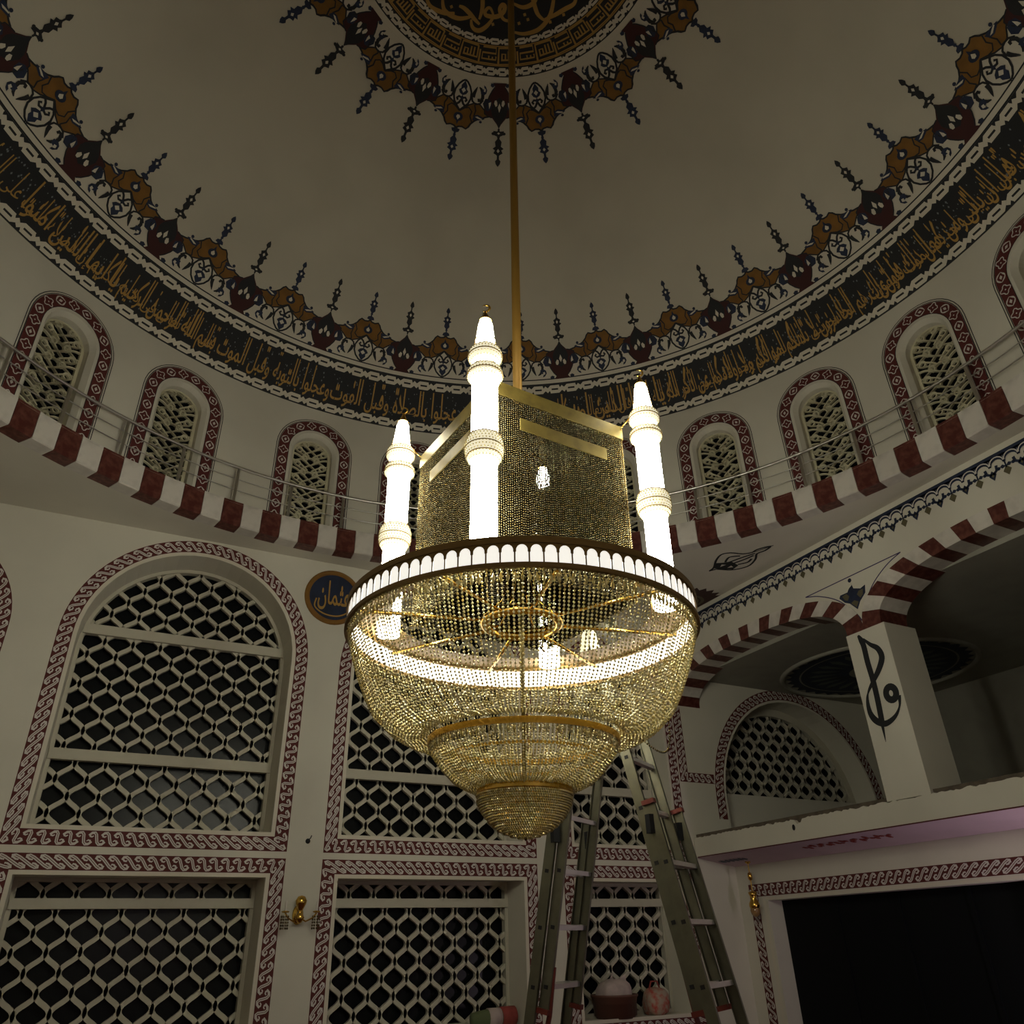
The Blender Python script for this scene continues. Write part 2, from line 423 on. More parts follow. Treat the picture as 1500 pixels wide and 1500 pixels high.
    # pointed finials, over every palmette and every arc
    def finial(y0, y1, cross):
        f = MB(); f.mi(0); H = (y1 - y0); q = lambda t, x: (x * K * sx * 1.55, y0 + t * H)
        def P(pts): return [q(t, x) for t, x in pts]
        f.fill(P([(1, 0), (.93, 14), (.85, 20), (.80, 8), (.80, -8), (.85, -20), (.93, -14)]), .004)
        f.ribbon(P([(.84, 0), (.70, 0)]), 20 * K, .004)
        f.fill(P([(.74, 0), (.68, 14), (.64, 34), (.56, 24), (.52, 42), (.46, 20), (.34, 26), (.26, 8), (.2, 12), (.2, -12), (.26, -8), (.34, -26), (.46, -20), (.52, -42), (.56, -24), (.64, -34), (.68, -14)]), .005)
        f.ribbon(P([(.3, 0), (.0, 0)]), 20 * K, .004)
        if cross:
            for sg in (1, -1): f.disc(q(.13, 42 * sg), 19 * K, .005, 8)
            f.fill(P([(.22, 0), (.17, 34), (.06, 44), (.07, 12), (.02, 0), (.07, -12), (.06, -44), (.17, -34)]), .005)
        else: f.fill(P([(.16, 0), (.12, 26), (.04, 34), (0, 0), (.04, -34), (.12, -26)]), .005)
        f.mi(1); f.fill(P([(.63, 0), (.58, 11), (.52, 0), (.58, -11)]), .008)
        if cross: f.fill(P([(.15, 0), (.12, 12), (.09, 0), (.12, -12)]), .008)
        f.split(.12); f.map(fm); return f.mesh('pointed_finial', [NAVY if not cross else BLACK, CREAM])
    ytip = abs(asin(finial_R / RS) - asin(R0 / RS)) * RS
    spin('pointed_finial', finial(540 * K * sy, ytip, True), dome, [phase + step * i for i in range(n)])
    spin('pointed_finial', finial(596 * K * sy, ytip, False), dome, [phase + step * (i + .5) for i in range(n)])
frieze_motifs(5.515, -1, 26, 81.6, 1.06, 1.0, 4.78, CREAM)
frieze_motifs(2.0, 1, 13, 65.8, 0.80, 0.98, 3.04, CREAM)

# bands: black ring, white strips, chains
annulus(5.62, 5.975, BLACK, 0.000, 'lettered_band')
annulus(5.515, 5.55, CREAM, 0.002, 'white_strip')
annulus(5.550, 5.562, BLACK, 0.003, 'black_line')
annulus(5.505, 5.515, BLACK, 0.004, 'black_line')
annulus(5.562, 5.66, BLACK, 0.0015, 'chain_ground')
annulus(5.925, 5.998, BLACK, 0.0015, 'chain_ground')
annulus(1.93, 2.0, CREAM, 0.002, 'white_strip')
annulus(1.8, 1.93, BLACK, 0.001, 'chain_ground')
annulus(1.55, 1.8, BLACK, 0.001, 'kufic_ground')
annulus(1.552, 1.565, GILT, 0.003, 'gilt_line')
annulus(1.785, 1.798, GILT, 0.003, 'gilt_line')
annulus(1.45, 1.55, BLACK, 0.001, 'chain_ground')
annulus(0.02, 1.45, BLACK, 0.001, 'crown_disc')
def chain(R0, R1, n, name):
    b = MB(); th0 = asin(R0 / RS); W = (asin(R1 / RS) - th0) * RS; per = 2 * pi * (R0 + R1) / 2 / n
    c = W / 2; wd = W * 0.27; x = per / 2
    hexl = [(-.40 * per, c), (-.30 * per, c + W * .33), (.30 * per, c + W * .33), (.40 * per, c), (.30 * per, c - W * .33), (-.30 * per, c - W * .33)]
    Rm = (R0 + R1) / 2; m = MB()
    m.ribbon([(-.27 * per, c + W * .27), (.24 * per, c + W * .27), (.38 * per, c), (.50 * per, c - W * .27)], W * .36, .004)
    m.ribbon([(-.50 * per, c + W * .27), (-.38 * per, c), (-.24 * per, c - W * .27), (.27 * per, c - W * .27)], W * .36, .004)
    m.fill([(-.36 * per, c), (-.26 * per, c + W * .40), (-.20 * per, c + W * .1), (-.20 * per, c - W * .1), (-.26 * per, c - W * .40)], .0035)
    m.fill([(.36 * per, c), (.26 * per, c + W * .40), (.20 * per, c + W * .1), (.20 * per, c - W * .1), (.26 * per, c - W * .40)], .0035)
    vs, fs = m.v, m.f
    for k in range(n):
        a0 = 2 * pi * k / n; out = []
        for u, v, h in vs:
            th = th0 + v / RS; q = RS - .004 - h; a = a0 - u / Rm
            out.append((q * sin(th) * cos(a), q * sin(th) * sin(a), ZC + q * cos(th)))
        b.add(out, fs)
    return b.build(name, CREAM, dome, kind='stuff')
chain(5.566, 5.648, 130, 'interlaced_chain')
chain(5.925, 5.992, 130, 'interlaced_chain')
chain(1.81, 1.92, 72, 'interlaced_chain')
chain(1.46, 1.545, 52, 'interlaced_chain')
# kufic squares round the crown
kb = MB(); nk = 40; th0 = asin(1.56 / RS); Wk = (asin(1.79 / RS) - th0) * RS
U = 2 * pi * 1.675 / nk
kuf_a = [([(.06, .1), (.06, .92), (.94, .92)], .10), ([(.94, .92), (.94, .3), (.2, .3)], .09), ([(.24, .3), (.24, .62), (.42, .62), (.42, .3)], .08), ([(.58, .3), (.58, .78)], .08), ([(.75, .3), (.75, .78)], .08), ([(.0, .06), (1, .06)], .06)]
kuf_b = [([(.06, .1), (.06, .75)], .09), ([(.2, .92), (.92, .92), (.92, .62), (.2, .62), (.2, .3), (.55, .3), (.55, .48)], .09), ([(.55, .3), (.92, .3), (.92, .48)], .08), ([(.74, .3), (.74, .45)], .07), ([(.0, .06), (1, .06)], .06)]
for k in range(nk):
    for pts, wd in (kuf_a if k % 2 else kuf_b):
        m = MB(); m.ribbon([(-(x - .5) * U, (1 - y) * Wk) for x, y in pts], wd * U, .004)
        m.ribbon([], .1) if 0 else None
        out = []
        for u, v, h in m.v:
            th = th0 + v / RS; q = RS - .005 - h; a = 2 * pi * k / nk + u / 1.675
            out.append((q * sin(th) * cos(a), q * sin(th) * sin(a), ZC + q * cos(th)))
        kb.add(out, m.f)
kb.build('kufic_lettering', GILT, dome, kind='stuff')
# gilt lettering on the black band (reads right to left, azimuth grows to the left)
def band_text(txt, az0, az1, Rlo=5.918, Rhi=5.664, tall=1.9, m=GILT, lift=.006, bold=.010):
    a = az1 - az0; W = radians(a) * 5.8
    v, f = letters(txt, 0, W, 0, 1, tall, bold)
    b = MB(); b.add(v, f)
    t0, t1 = asin(Rlo / RS), asin(Rhi / RS)
    hm = (t0 - t1) * RS
    b.v = [(p[0], p[1] * hm, p[2]) for p in b.v]; b.split(.12)
    def fn(u, vv, h):
        th = t0 - vv / RS; q = RS - lift - h; az = radians(az1) - u / 5.8
        return (q * sin(th) * cos(az), q * sin(th) * sin(az), ZC + q * cos(th))
    b.map(fn); return b.build('gilt_lettering', m, dome)
band_text('بسم الله الرحمن', 55, 66)
band_text('الرحيم عجلوا بالصلاة وقبل الفوت', 66.4, 92)
band_text('وعجلوا بالتوبة وقبل الموت', 92.2, 109.5)
band_text('بسم الله الرحمن الرحيم', 110, 124)
band_text('يا أيها الذين آمنوا', 124.5, 138)
band_text('يا أيها الذين آمنوا', 38, 54.5)
band_text('لا تلهكم أموالكم ولا أولادكم عن ذكر الله', 14, 37.6)
band_text('ومن يفعل ذلك فأولئك هم الخاسرون', -8, 13.6)
band_text('وأنفقوا مما رزقناكم من قبل أن يأتي', -30, -8.5)
for (a0, a1, t) in [(16, 60, 'ذلك لمن كان يرجو الله واليوم الآخر ذكر الله كثيرا قال الله تعالى في كتابه الكريم'), (-30, 15, 'وأنفقوا مما رزقناكم من قبل أن يأتي أحدكم الموت فيقول رب لولا أخرتني'), (110, 150, 'قال الله تعالى في كتابه الكريم إن الصلاة كانت على المؤمنين كتابا')]:
    band_text(t, a0, a1, 5.90, 5.70, 2.8, GILT, .0075, .0)
# little scattered marks in the band
mk = MB()
for i in range(900):
    az = radians(rng.uniform(-30, 150)); R = rng.uniform(5.68, 5.9); s0 = rng.uniform(.008, .02)
    th = asin(R / RS); q = RS - .005
    m = MB(); m.fill([(0, s0), (-s0 * .6, 0), (0, -s0), (s0 * .6, 0)])
    mk.add([(q * sin(th + y / RS) * cos(az + x / R), q * sin(th + y / RS) * sin(az + x / R), ZC + q * cos(th + y / RS)) for x, y, _ in m.v], m.f)
mk.build('band_speckle', mat('blue_grey_paint', (0.16, 0.18, 0.20), .8), dome, kind='stuff')
# crown disc lettering, laid out on the disc facing down
def smooth(pts, n=6):
    out = []
    P = [pts[0]] + list(pts) + [pts[-1]]
    for i in range(1, len(P) - 2):
        for j in range(n):
            t = j / n; a, b, c, d = P[i - 1], P[i], P[i + 1], P[i + 2]
            out.append(tuple(.5 * (2 * b[k] + (c[k] - a[k]) * t + (2 * a[k] - 5 * b[k] + 4 * c[k] - d[k]) * t * t + (3 * b[k] - a[k] - 3 * c[k] + d[k]) * t ** 3) for k in range(2)))
    out.append(pts[-1]); return out
cw = MB()
for pts in ([(-0.321, 1.217), (-0.283, 1.3), (-0.234, 1.354), (-0.138, 1.375), (-0.027, 1.364), (0.073, 1.309), (0.129, 1.255)],
            [(-0.08, 1.23), (-0.016, 1.226), (0.074, 1.248), (0.172, 1.286), (0.256, 1.311)],
            [(0.13, 1.306), (0.165, 1.366), (0.222, 1.392), (0.288, 1.374), (0.344, 1.302), (0.376, 1.215), (0.387, 1.145)],
            [(0.02, .72), (0.10, .86), (0.155, 1.001), (0.202, 1.106), (0.221, 1.186), (0.227, 1.26)],
            [(0.387, 1.145), (0.321, 1.087), (0.278, 1.088), (0.259, 1.142), (0.283, 1.176), (0.339, 1.168), (0.402, 1.144), (0.454, 1.099), (0.481, 1.034), (0.467, 0.976), (0.429, 0.976), (0.42, 1.032), (0.461, 1.083), (0.523, 1.117), (0.591, 1.102), (0.64, 1.06)],
            [(0.717, 1.187), (0.852, 1.138), (0.997, 0.997), (1.048, 0.799), (1.002, 0.614), (0.93, 0.46)],
            [(0.995, 0.879), (1.089, 0.768), (1.18, 0.631), (1.255, 0.511), (1.226, 0.40)],
            [(0.60, .55), (0.717, 0.687), (0.824, 0.796), (0.905, 0.856), (1.003, 0.875)],
            [(0.556, 0.895), (0.689, 0.875), (0.78, 0.777), (0.782, 0.66), (.72, .5)],
            [(-0.524, 1.294), (-0.418, 1.387), (-0.217, 1.381), (-0.101, 1.33)],
            [(-.62, 1.2), (-.7, 1.0), (-.55, .9), (-.4, 1.0)], [(-.3, 1.05), (-.35, .7), (-.42, .3)], [(-.1, .95), (-.15, .6), (-.2, .2)], [(.35, .8), (.25, .4), (.15, 0)], [(-.9, .8), (-.95, .4), (-.7, .1), (-.5, .2)]):
    P = smooth(pts, 5); n_ = len(P)
    cw.ribbon(P, [.026 + .030 * sin(pi * (i + .5) / n_) for i in range(n_)], .004)
for p in ((0.747, 0.94), (1.088, 0.853), (1.201, 0.691), (0.726, 1.065), (0.811, 0.97), (-0.169, 1.28), (0.417, 1.233)):
    cw.fill([(p[0] - .025, p[1]), (p[0], p[1] - .025), (p[0] + .025, p[1]), (p[0], p[1] + .025)], .004)
cw.split(.2); cw.map(lambda u, v, h: (u, v, ZC + sqrt((RS - .005 - h) ** 2 - min(2.1, u * u + v * v)))); cw.build('gilt_lettering', GILT, dome)

# ------------------------------------------------------------------ drum with its windows
RD = 6.0; ZD0, ZD1 = 6.86, ZC + sqrt(RS * RS - RD * RD)
WC = [2.3, 17.3, 32.2, 47.4, 62.4, 77.6, 92.9, 111.7, 126.9, 142, -12.7, -27.7, -42.7, 157, 172, 187, 202, -57.7, -72.7, -88, -103, -118, -133]
def arch_poly(c, hw, zb, zs, n=14):
    return [(c - hw, zb), (c + hw, zb)] + [(c + hw * cos(pi * i / n), zs + hw * sin(pi * i / n)) for i in range(n + 1)]
def dm(lift):
    def fn(u, v, h):
        a = -u / RD; r = RD - lift - h
        return (r * cos(a), r * sin(a), v)
    return fn
DW, DZS = 0.345, 8.17
drum = MB()
angs = sorted(WC); 
for i, a in enumerate(angs):
    b = angs[(i + 1) % len(angs)]; b = b if b > a else b + 360
    p = angs[i - 1]; p = p if p < a else p - 360
    l, r = -radians((p - a) / 2) * RD, -radians((b - a) / 2) * RD
    poly = [(r, ZD0), (l, ZD0), (l, ZD1), (r, ZD1)]
    hole = arch_poly(0, DW, ZD0 + .02, DZS)
    pts = [Vector((x, z, 0)) for x, z in poly]; hp = [Vector((x, z, 0)) for x, z in hole]
    tr = tessellate_polygon([pts, hp]); m = MB()
    m.add([(q.x, q.y, 0) for q in pts + hp], [tuple(t) for t in tr]); m.split(.35)
    ca = radians(a)
    drum.add([(RD * cos(ca - u / RD), RD * sin(ca - u / RD), v) for u, v, h in m.v], m.f)
wall_drum = drum.build('wall_drum', WALL, kind='structure', label='cream drum wall below the dome, pierced by arched windows')
# one drum window, then copies
def drum_window_meshes():
    out = {}
    hole = arch_poly(0, DW, ZD0 + .02, DZS, 18); inner = arch_poly(0, DW - .05, ZD0 + .02, DZS, 18)
    rv = MB(); n = len(hole)
    D = .22
    for lv, (pa, da, pb, db) in enumerate([(hole, 0, inner, .07), (inner, .07, inner, D)]):
        vs = [(x, z, -da) for x, z in pa] + [(x, z, -db) for x, z in pb]
        rv.add(vs, [(i, (i + 1) % n, n + (i + 1) % n, n + i) for i in range(n)])
    rv.map(dm(0)); out['window_reveal'] = rv.mesh('window_reveal', WALL)
    pn = MB(); pn.fill(inner, -D - .03); pn.split(.4); pn.map(dm(0)); out['pane'] = pn.mesh('pane', GLASS)
    # openwork screen: frame plus curling tracery
    ls = MB(); hw = .255; scr = arch_poly(0, hw, ZD0 + .02, DZS + .02, 18)
    k = len(scr)
    ls.add([(x, z, -.17) for x, z in inner] + [(x, z, -.17) for x, z in scr], [(i, (i + 1) % n, n + (i + 1) % n, n + i) for i in range(n)])
    def inside(x, z): return abs(x) < hw + .01 and (z < DZS or x * x + (z - DZS - .02) ** 2 < (hw + .01) ** 2) and z > ZD0
    wd = .017
    def stroke(pts):
        run = []
        for q in pts + [(9, 9)]:
            if inside(*q): run.append(q)
            else:
                if len(run) > 1: ls.ribbon(run, wd, -.165)
                run = []
    T = .50
    for j in range(-1, 4):
        z0 = ZD0 + .05 + j * T
        for sg in (1, -1):
            for ph, am in ((0, .24), (.5, .24), (.25, .12), (.75, .12)):
                stroke([(sg * am * sin(2 * pi * (t / 24 + ph)), z0 + T * t / 24) for t in range(25)])
            for dz in (0, .25):
                for q in range(2):     # curling side sprays
                    a0_ = z0 + dz + .03 + q * .12
                    stroke([(sg * (.03 + .23 * t / 14), a0_ + .13 * sin(.5 * pi * t / 14)) for t in range(15)])
                for cz, cx, r0 in ((.11, .185, .058), (.22, .09, .05)):
                    stroke([(sg * (cx + r0 * (1 - t / 30) * cos(2 * pi * t / 14)), z0 + dz + cz + r0 * (1 - t / 30) * sin(2 * pi * t / 14)) for t in range(18)])
    nv = len(ls.v); ls.v += [(x, y, h - .035) for x, y, h in ls.v]       # give the tracery its thickness
    fs = list(ls.f); cnt = {}
    for f in fs:
        for i in range(len(f)):
            e = (f[i], f[(i + 1) % len(f)]); cnt[tuple(sorted(e))] = cnt.get(tuple(sorted(e)), 0) + 1
    for f in fs:
        for i in range(len(f)):
            a, b = f[i], f[(i + 1) % len(f)]
            if cnt[tuple(sorted((a, b)))] == 1: ls.f.append((a, b, b + nv, a + nv)); ls.m.append(0)
    ls.map(dm(0)); out['openwork_screen'] = ls.mesh('openwork_screen', LATTG)
    # painted surround
    zs = DZS; band = MB()
    def arcpath(hw, n=20): return [(-hw, ZD0 + .02 + (zs - ZD0) * i / 5) for i in range(5)] + [(hw * -cos(pi * i / n), zs + hw * sin(pi * i / n)) for i in range(n + 1)] + [(hw, zs - (zs - ZD0 - .02) * (i + 1) / 5) for i in range(5)]
    band.mi(0); band.ribbon(arcpath(.465), .15, .004)
    band.mi(1); band.ribbon(arcpath(.575), .010, .004); band.ribbon(arcpath(.548), .010, .005); band.ribbon(arcpath(.388), .008, .005)
    band.mi(2)
    P = arcpath(.465, 40)
    L = [0]
    for i in range(1, len(P)): L.append(L[-1] + hypot(P[i][0] - P[i - 1][0], P[i][1] - P[i - 1][1]))
    def at(s):
        s = min(max(s, 0), L[-1] - 1e-6); i = max(j for j in range(len(L)) if L[j] <= s); i = min(i, len(P) - 2)
        t = (s - L[i]) / (L[i + 1] - L[i]); dx, dy = P[i + 1][0] - P[i][0], P[i + 1][1] - P[i][1]; d = hypot(dx, dy)
        return P[i][0] + dx * t, P[i][1] + dy * t, dx / d, dy / d
    def loc(s, u, v): x, z, dx, dz = at(s + u); return (x - dz * v, z + dx * v)
    nrep = 22; per = L[-1] / nrep
    for k in range(nrep):
        s = (k + .5) * per
        if k % 2 == 0:
            band.ribbon([loc(s, (.056 + .013 * cos(4 * t)) * cos(t), (.056 + .013 * cos(4 * t)) * sin(t)) for t in [2 * pi * i / 20 for i in range(20)]], .013, .007, closed=True)
            band.disc(loc(s, 0, 0), .010, .007, 6)
        else:
            for sg in (1, -1):
                band.ribbon([loc(s, -.068 + .136 * t / 8, sg * .054 * sin(pi * t / 8)) for t in range(9)], [.006, .016, .02, .016, .010, .016, .02, .012, .006], .007)
            band.fill([loc(s, -.03, 0), loc(s, 0, .02), loc(s, .03, 0), loc(s, 0, -.02)], .007)
    band.map(dm(0)); out['painted_surround'] = band.mesh('painted_surround', [DARKRED, BLACK, PALE])
    return out
dwm = drum_window_meshes()
DLAB = {111.7: 'leftmost arched drum window with openwork screen and red floral border', 92.9: 'arched drum window between the leftmost one and the left minaret',
        77.6: 'arched drum window half hidden by the left minaret', 32.2: 'arched drum window just right of the right minaret',
        17.3: 'second arched drum window to the right of the right minaret', 2.3: 'rightmost arched drum window, third from the right minaret'}
for i, a in enumerate(WC[:13]):
    wr = bpy.data.objects.new('window_%d' % (i + 1), dwm['window_reveal']); C.objects.link(wr); wr.rotation_euler = (0, 0, radians(a))
    wr['kind'] = 'structure'; wr['group'] = 'drum windows'; wr['label'] = DLAB.get(a, 'arched drum window hidden behind the chandelier')
    for nm in ('pane', 'openwork_screen', 'painted_surround'): put(nm, dwm[nm], wr)
for i, a in enumerate(WC[13:]):
    wr = put('window_%d' % (i + 14), dwm['window_reveal'], None, kind='structure', group='drum windows'); wr.rotation_euler = (0, 0, radians(a)); put('pane', dwm['pane'], wr)

# ------------------------------------------------------------------ balcony ring of striped blocks
balc = MB().lathe([(5.80, 6.855), (6.02, 6.855)], 96, flip=True).build('cornice_balcony', WALL, kind='structure', label='narrow balcony ledge faced with red and white marble blocks')
bounds = []
a = 83.596
for k in range(40): bounds.append((a + 2.642 * k, (12 - k) % 2 == 1))          # block from a+2.642(k) down is index 12-k-1
seq = []
# left of the chandelier
for k in range(45): seq.append((83.596 + 2.642 * k, 83.596 + 2.642 * (k + 1), 'w' if k % 2 == 0 else 'r'))
step = (83.596 - 39.127) / 17
for k in range(17): seq.append((83.596 - step * (k + 1), 83.596 - step * k, 'r' if k % 2 == 0 else 'w'))
k = 0; a = 39.127
amin = seq[44][1] - 360
nr = 46; step = (39.127 - amin) / nr
step0 = 2.745
for k in range(30): seq.append((39.127 - step0 * (k + 1), 39.127 - step0 * k, 'w' if k % 2 == 0 else 'r'))
a = 39.127 - step0 * 30; rest = a - amin; nr = int(round(rest / 2.7)); nr += nr % 2
for k in range(nr): seq.append((a - rest / nr * (k + 1), a - rest / nr * k, 'w' if k % 2 == 0 else 'r'))
def block_mesh(da, m):
    b = MB(); n = 3; Z0, Z1, RI, RO = 6.535, 6.884, 5.80, 6.02
    g = radians(0.03); A = [g + (radians(da) - 2 * g) * i / n for i in range(n + 1)]
    prof = [(RO, Z0 - .01), (RI + .015, Z0), (RI, Z0 + .015), (RI, Z1), (RO, Z1)]
    vs = [(r * cos(t), r * sin(t), z) for t in A for r, z in prof]; k = len(prof); fs = []
    for j in range(n):
        for i in range(k - 1): fs.append((j * k + i, j * k + i + 1, (j + 1) * k + i + 1, (j + 1) * k + i))
    fs += [tuple(range(k))[::-1], tuple(range(n * k, n * k + k))]
    b.add(vs, fs); return b.mesh('marble_block', m)
cache = {}
for a0, a1, c in seq:
    key = (round(a1 - a0, 3), c)
    if key not in cache: cache[key] = block_mesh(a1 - a0, STONEW if c == 'w' else STONER)
    o = put('marble_block', cache[key], balc); o.rotation_euler = (0, 0, radians(a0))
# railing
rail = empty('balcony_railing', (0, 0, 6.88), 'thin steel railing with three rails running around the balcony under the dome', 'railing')
RR = 5.87
def ringpts(R, z, n=144): return [(R * cos(2 * pi * i / n), R * sin(2 * pi * i / n), z) for i in range(n)]
MB().tube(ringpts(RR, .565), .020, 8, closed=True).build('handrail', STEEL, rail, True)
MB().tube(ringpts(RR, .385), .008, 6, closed=True).build('rail', STEEL, rail, True)
MB().tube(ringpts(RR, .215), .008, 6, closed=True).build('rail', STEEL, rail, True)
pm = MB().box((RR, 0, .275), (.022, .040, .55)).box((RR, 0, .006), (.06, .06, .012)).mesh('post', STEEL)
for k in range(48):
    o = put('post', pm, rail); o.rotation_euler = (0, 0, radians(103.3 + 7.5 * k if k < 30 else 103.3 + 7.5 * k))

# ------------------------------------------------------------------ square hall: ceiling, walls, floor
A_ = 6.25
def holed(outer, holes, fn, name, m, maxlen=0, **kw):
    rings = [[Vector((x, y, 0)) for x, y in outer]] + [[Vector((x, y, 0)) for x, y in h] for h in holes]
    tr = tessellate_polygon(rings); b = MB()
    b.add([(p.x, p.y, 0) for r in rings for p in r], [tuple(t) for t in tr])
    if maxlen: b.split(maxlen)
    b.map(fn); return b.build(name, m, **kw)
ceil = holed([(-A_, -A_), (A_, -A_), (A_, A_), (-A_, A_)], [[(6.0 * cos(2 * pi * i / 128), 6.0 * sin(2 * pi * i / 128)) for i in range(128)]],
      lambda u, v, h: (u, v, 6.525), 'ceiling', WALL, kind='structure', label='flat cream ceiling corners around the balcony ring')
fl = MB().box((2.5, 0, -.05), (19, 13, .1)).build('floor', CARPET, kind='structure', label='red carpeted floor')
wl = MB().box((-A_ - .1, 0, 3.26), (.2, 12.9, 6.53)).build('wall_left', WALL, kind='structure', label='plain side wall outside the view')
wf = MB().box((2.6, -A_ - .1, 3.26), (17.9, .2, 6.53)).build('wall_front', WALL, kind='structure', label='plain wall behind the viewer')

# back wall with its windows: y = 6.25
ZS = 5.0
WINS = [(-4.62, 1.13), (-1.5, 1.5), (1.937, 1.503), (4.98, 1.13)]      # centre, outer half width
UB, LT = 2.65, 2.585         # bottom of the upper surround, top of the lower surround
SILL = .72
holes = []; rects = []
for c, ho in WINS:
    hw = ho - .215
    holes.append([(c - hw, UB + .215), (c + hw, UB + .215)] + [(c + hw * cos(pi * i / 24), ZS + hw * sin(pi * i / 24)) for i in range(25)])
    holes.append([(c - hw, SILL), (c + hw, SILL), (c + hw, LT - .2), (c - hw, LT - .2)])
AC, AR, AZS = 8.85, 1.80, 3.6
holes.append([(AC - AR, 3.06), (AC + AR, 3.06)] + [(AC + AR * cos(pi * i / 24), AZS + AR * sin(pi * i / 24)) for i in range(25)])
outer = [(-A_, 0), (11.5, 0), (11.5, 5.6), (A_ + .3, 5.6), (A_ + .3, 6.53), (-A_, 6.53)]
wb = holed(outer, holes, lambda u, v, h: (u, A_, v), 'wall_back', WALL, kind='structure', label='cream back wall with large latticed windows')
DEP = .55
def window(idx, c, hw, zb, zs, arch, bars, label, depth=DEP, border=.045, P=.33, H=.375):
    n = 24
    op = [(c - hw, zb), (c + hw, zb)] + ([(c + hw * cos(pi * i / n), zs + hw * sin(pi * i / n)) for i in range(n + 1)] if arch else [(c + hw, zs), (c - hw, zs)])
    k = len(op); rv = MB()
    rv.add([(x, A_, z) for x, z in op] + [(x, A_ + depth + .12, z) for x, z in op], [(i, (i + 1) % k, k + (i + 1) % k, k + i) for i in range(k)])
    W = rv.build('window_%d' % idx, WALL, kind='structure', label=label)
    MB().add([(x, A_ + depth + .10, z) for x, z in op], [tuple(range(k))]).build('pane', GLASS, W)
    Y = A_ + depth
    def inside(x, z, e=0):
        if abs(x - c) > hw - e or z < zb + e: return False
        if not arch: return z < zs - e
        return z < zs or (x - c) ** 2 + (z - zs) ** 2 < (hw - e) ** 2
    la = MB(); wd = .052; th = .06
    ns = int(2 * hw / (P / 2)) + 3
    for s in range(-1, ns):
        x0 = c - hw + (s + .35) * P / 2; sg = 1 if s % 2 else -1; run = []
        z = zb - H; dz = H / 14; pts = []
        ztop = (zs + hw if arch else zs) + dz
        while z < ztop:
            ph = 2 * pi * (z - zb) / H
            pts.append((x0 + sg * P / 4 * 1.0 * (cos(ph) - .03 * cos(3 * ph)), z)); z += dz
        for q in pts + [(99, 99)]:
            if inside(q[0], q[1], .005): run.append(q)
            else:
                if len(run) > 1:
                    vs = []; fs = []
                    for i, p in enumerate(run):
                        a = run[max(i - 1, 0)]; b = run[min(i + 1, len(run) - 1)]
                        dx, dzz = b[0] - a[0], b[1] - a[1]; L = hypot(dx, dzz); nx, nz = -dzz / L * wd / 2, dx / L * wd / 2
                        vs += [(p[0] - nx, Y - th / 2, p[1] - nz), (p[0] + nx, Y - th / 2, p[1] + nz), (p[0] + nx, Y + th / 2, p[1] + nz), (p[0] - nx, Y + th / 2, p[1] - nz)]
                    for i in range(len(run) - 1):
                        o = 4 * i
                        for j in range(4): fs.append((o + j, o + (j + 1) % 4, o + 4 + (j + 1) % 4, o + 4 + j))
                    la.add(vs, fs)
                run = []
    la.build('lattice_screen', LATT, W)
    fr = MB()
    cx = sum(p[0] for p in op) / k
    def inset(p, e):
        if arch and p[1] >= zs - 1e-6:
            r = (hw - e) / hw; return (c + (p[0] - c) * r, zs + (p[1] - zs) * r)
        return (p[0] + (e if p[0] < c else -e), p[1] + (e if p[1] < (zb + zs) / 2 else -e))
    ins = [inset(p, border) for p in op]
    fr.add([(x, Y - .05, z) for x, z in op] + [(x, Y - .05, z) for x, z in ins] + [(x, Y + .05, z) for x, z in ins],
           [(i, (i + 1) % k, k + (i + 1) % k, k + i) for i in range(k)] + [(k + i, k + (i + 1) % k, 2 * k + (i + 1) % k, 2 * k + i) for i in range(k)])
    fr.build('screen_border', LATT, W)
    for zb_, ht in bars:
        hx = hw if (not arch or zb_ < zs) else sqrt(max(.01, hw * hw - (zb_ - zs) ** 2))
        MB().box((c, Y - .03, zb_), (2 * hx - .02, .10, ht)).build('crossbar', LATT, W)
    return W
names = ['arched window nearest the left edge of the wall', 'tall arched window with lattice screen left of the round blue medallion', 'tall arched window with lattice screen behind the chandelier', 'narrower arched window with lattice screen behind the ladder']
names2 = ['square lattice window nearest the left edge of the wall', 'square lattice window left of the gilt wall sconce', 'square lattice window between the sconce and the ladder', 'narrower square lattice window seen between the ladder legs']
wi = 40
for (c, ho), n1, n2 in zip(WINS, names, names2):
    hw = ho - .215
    window(wi, c, hw, UB + .215, ZS, True, [(5.25, .125), (3.70, .125)], n1); wi += 1
    window(wi, c, hw, SILL, LT - .2, False, [(2.125, .105)], n2); wi += 1
window(wi, AC, AR, 3.06, AZS, True, [], 'wide arched lattice window in the dark side aisle', depth=.5, border=.14, P=.30, H=.36)
MB().box((AC, A_ + .42, 3.42), (2 * AR - .02, .30, .68)).build('parapet_aisle', WALL, kind='structure', label='plain panel under the wide aisle window')

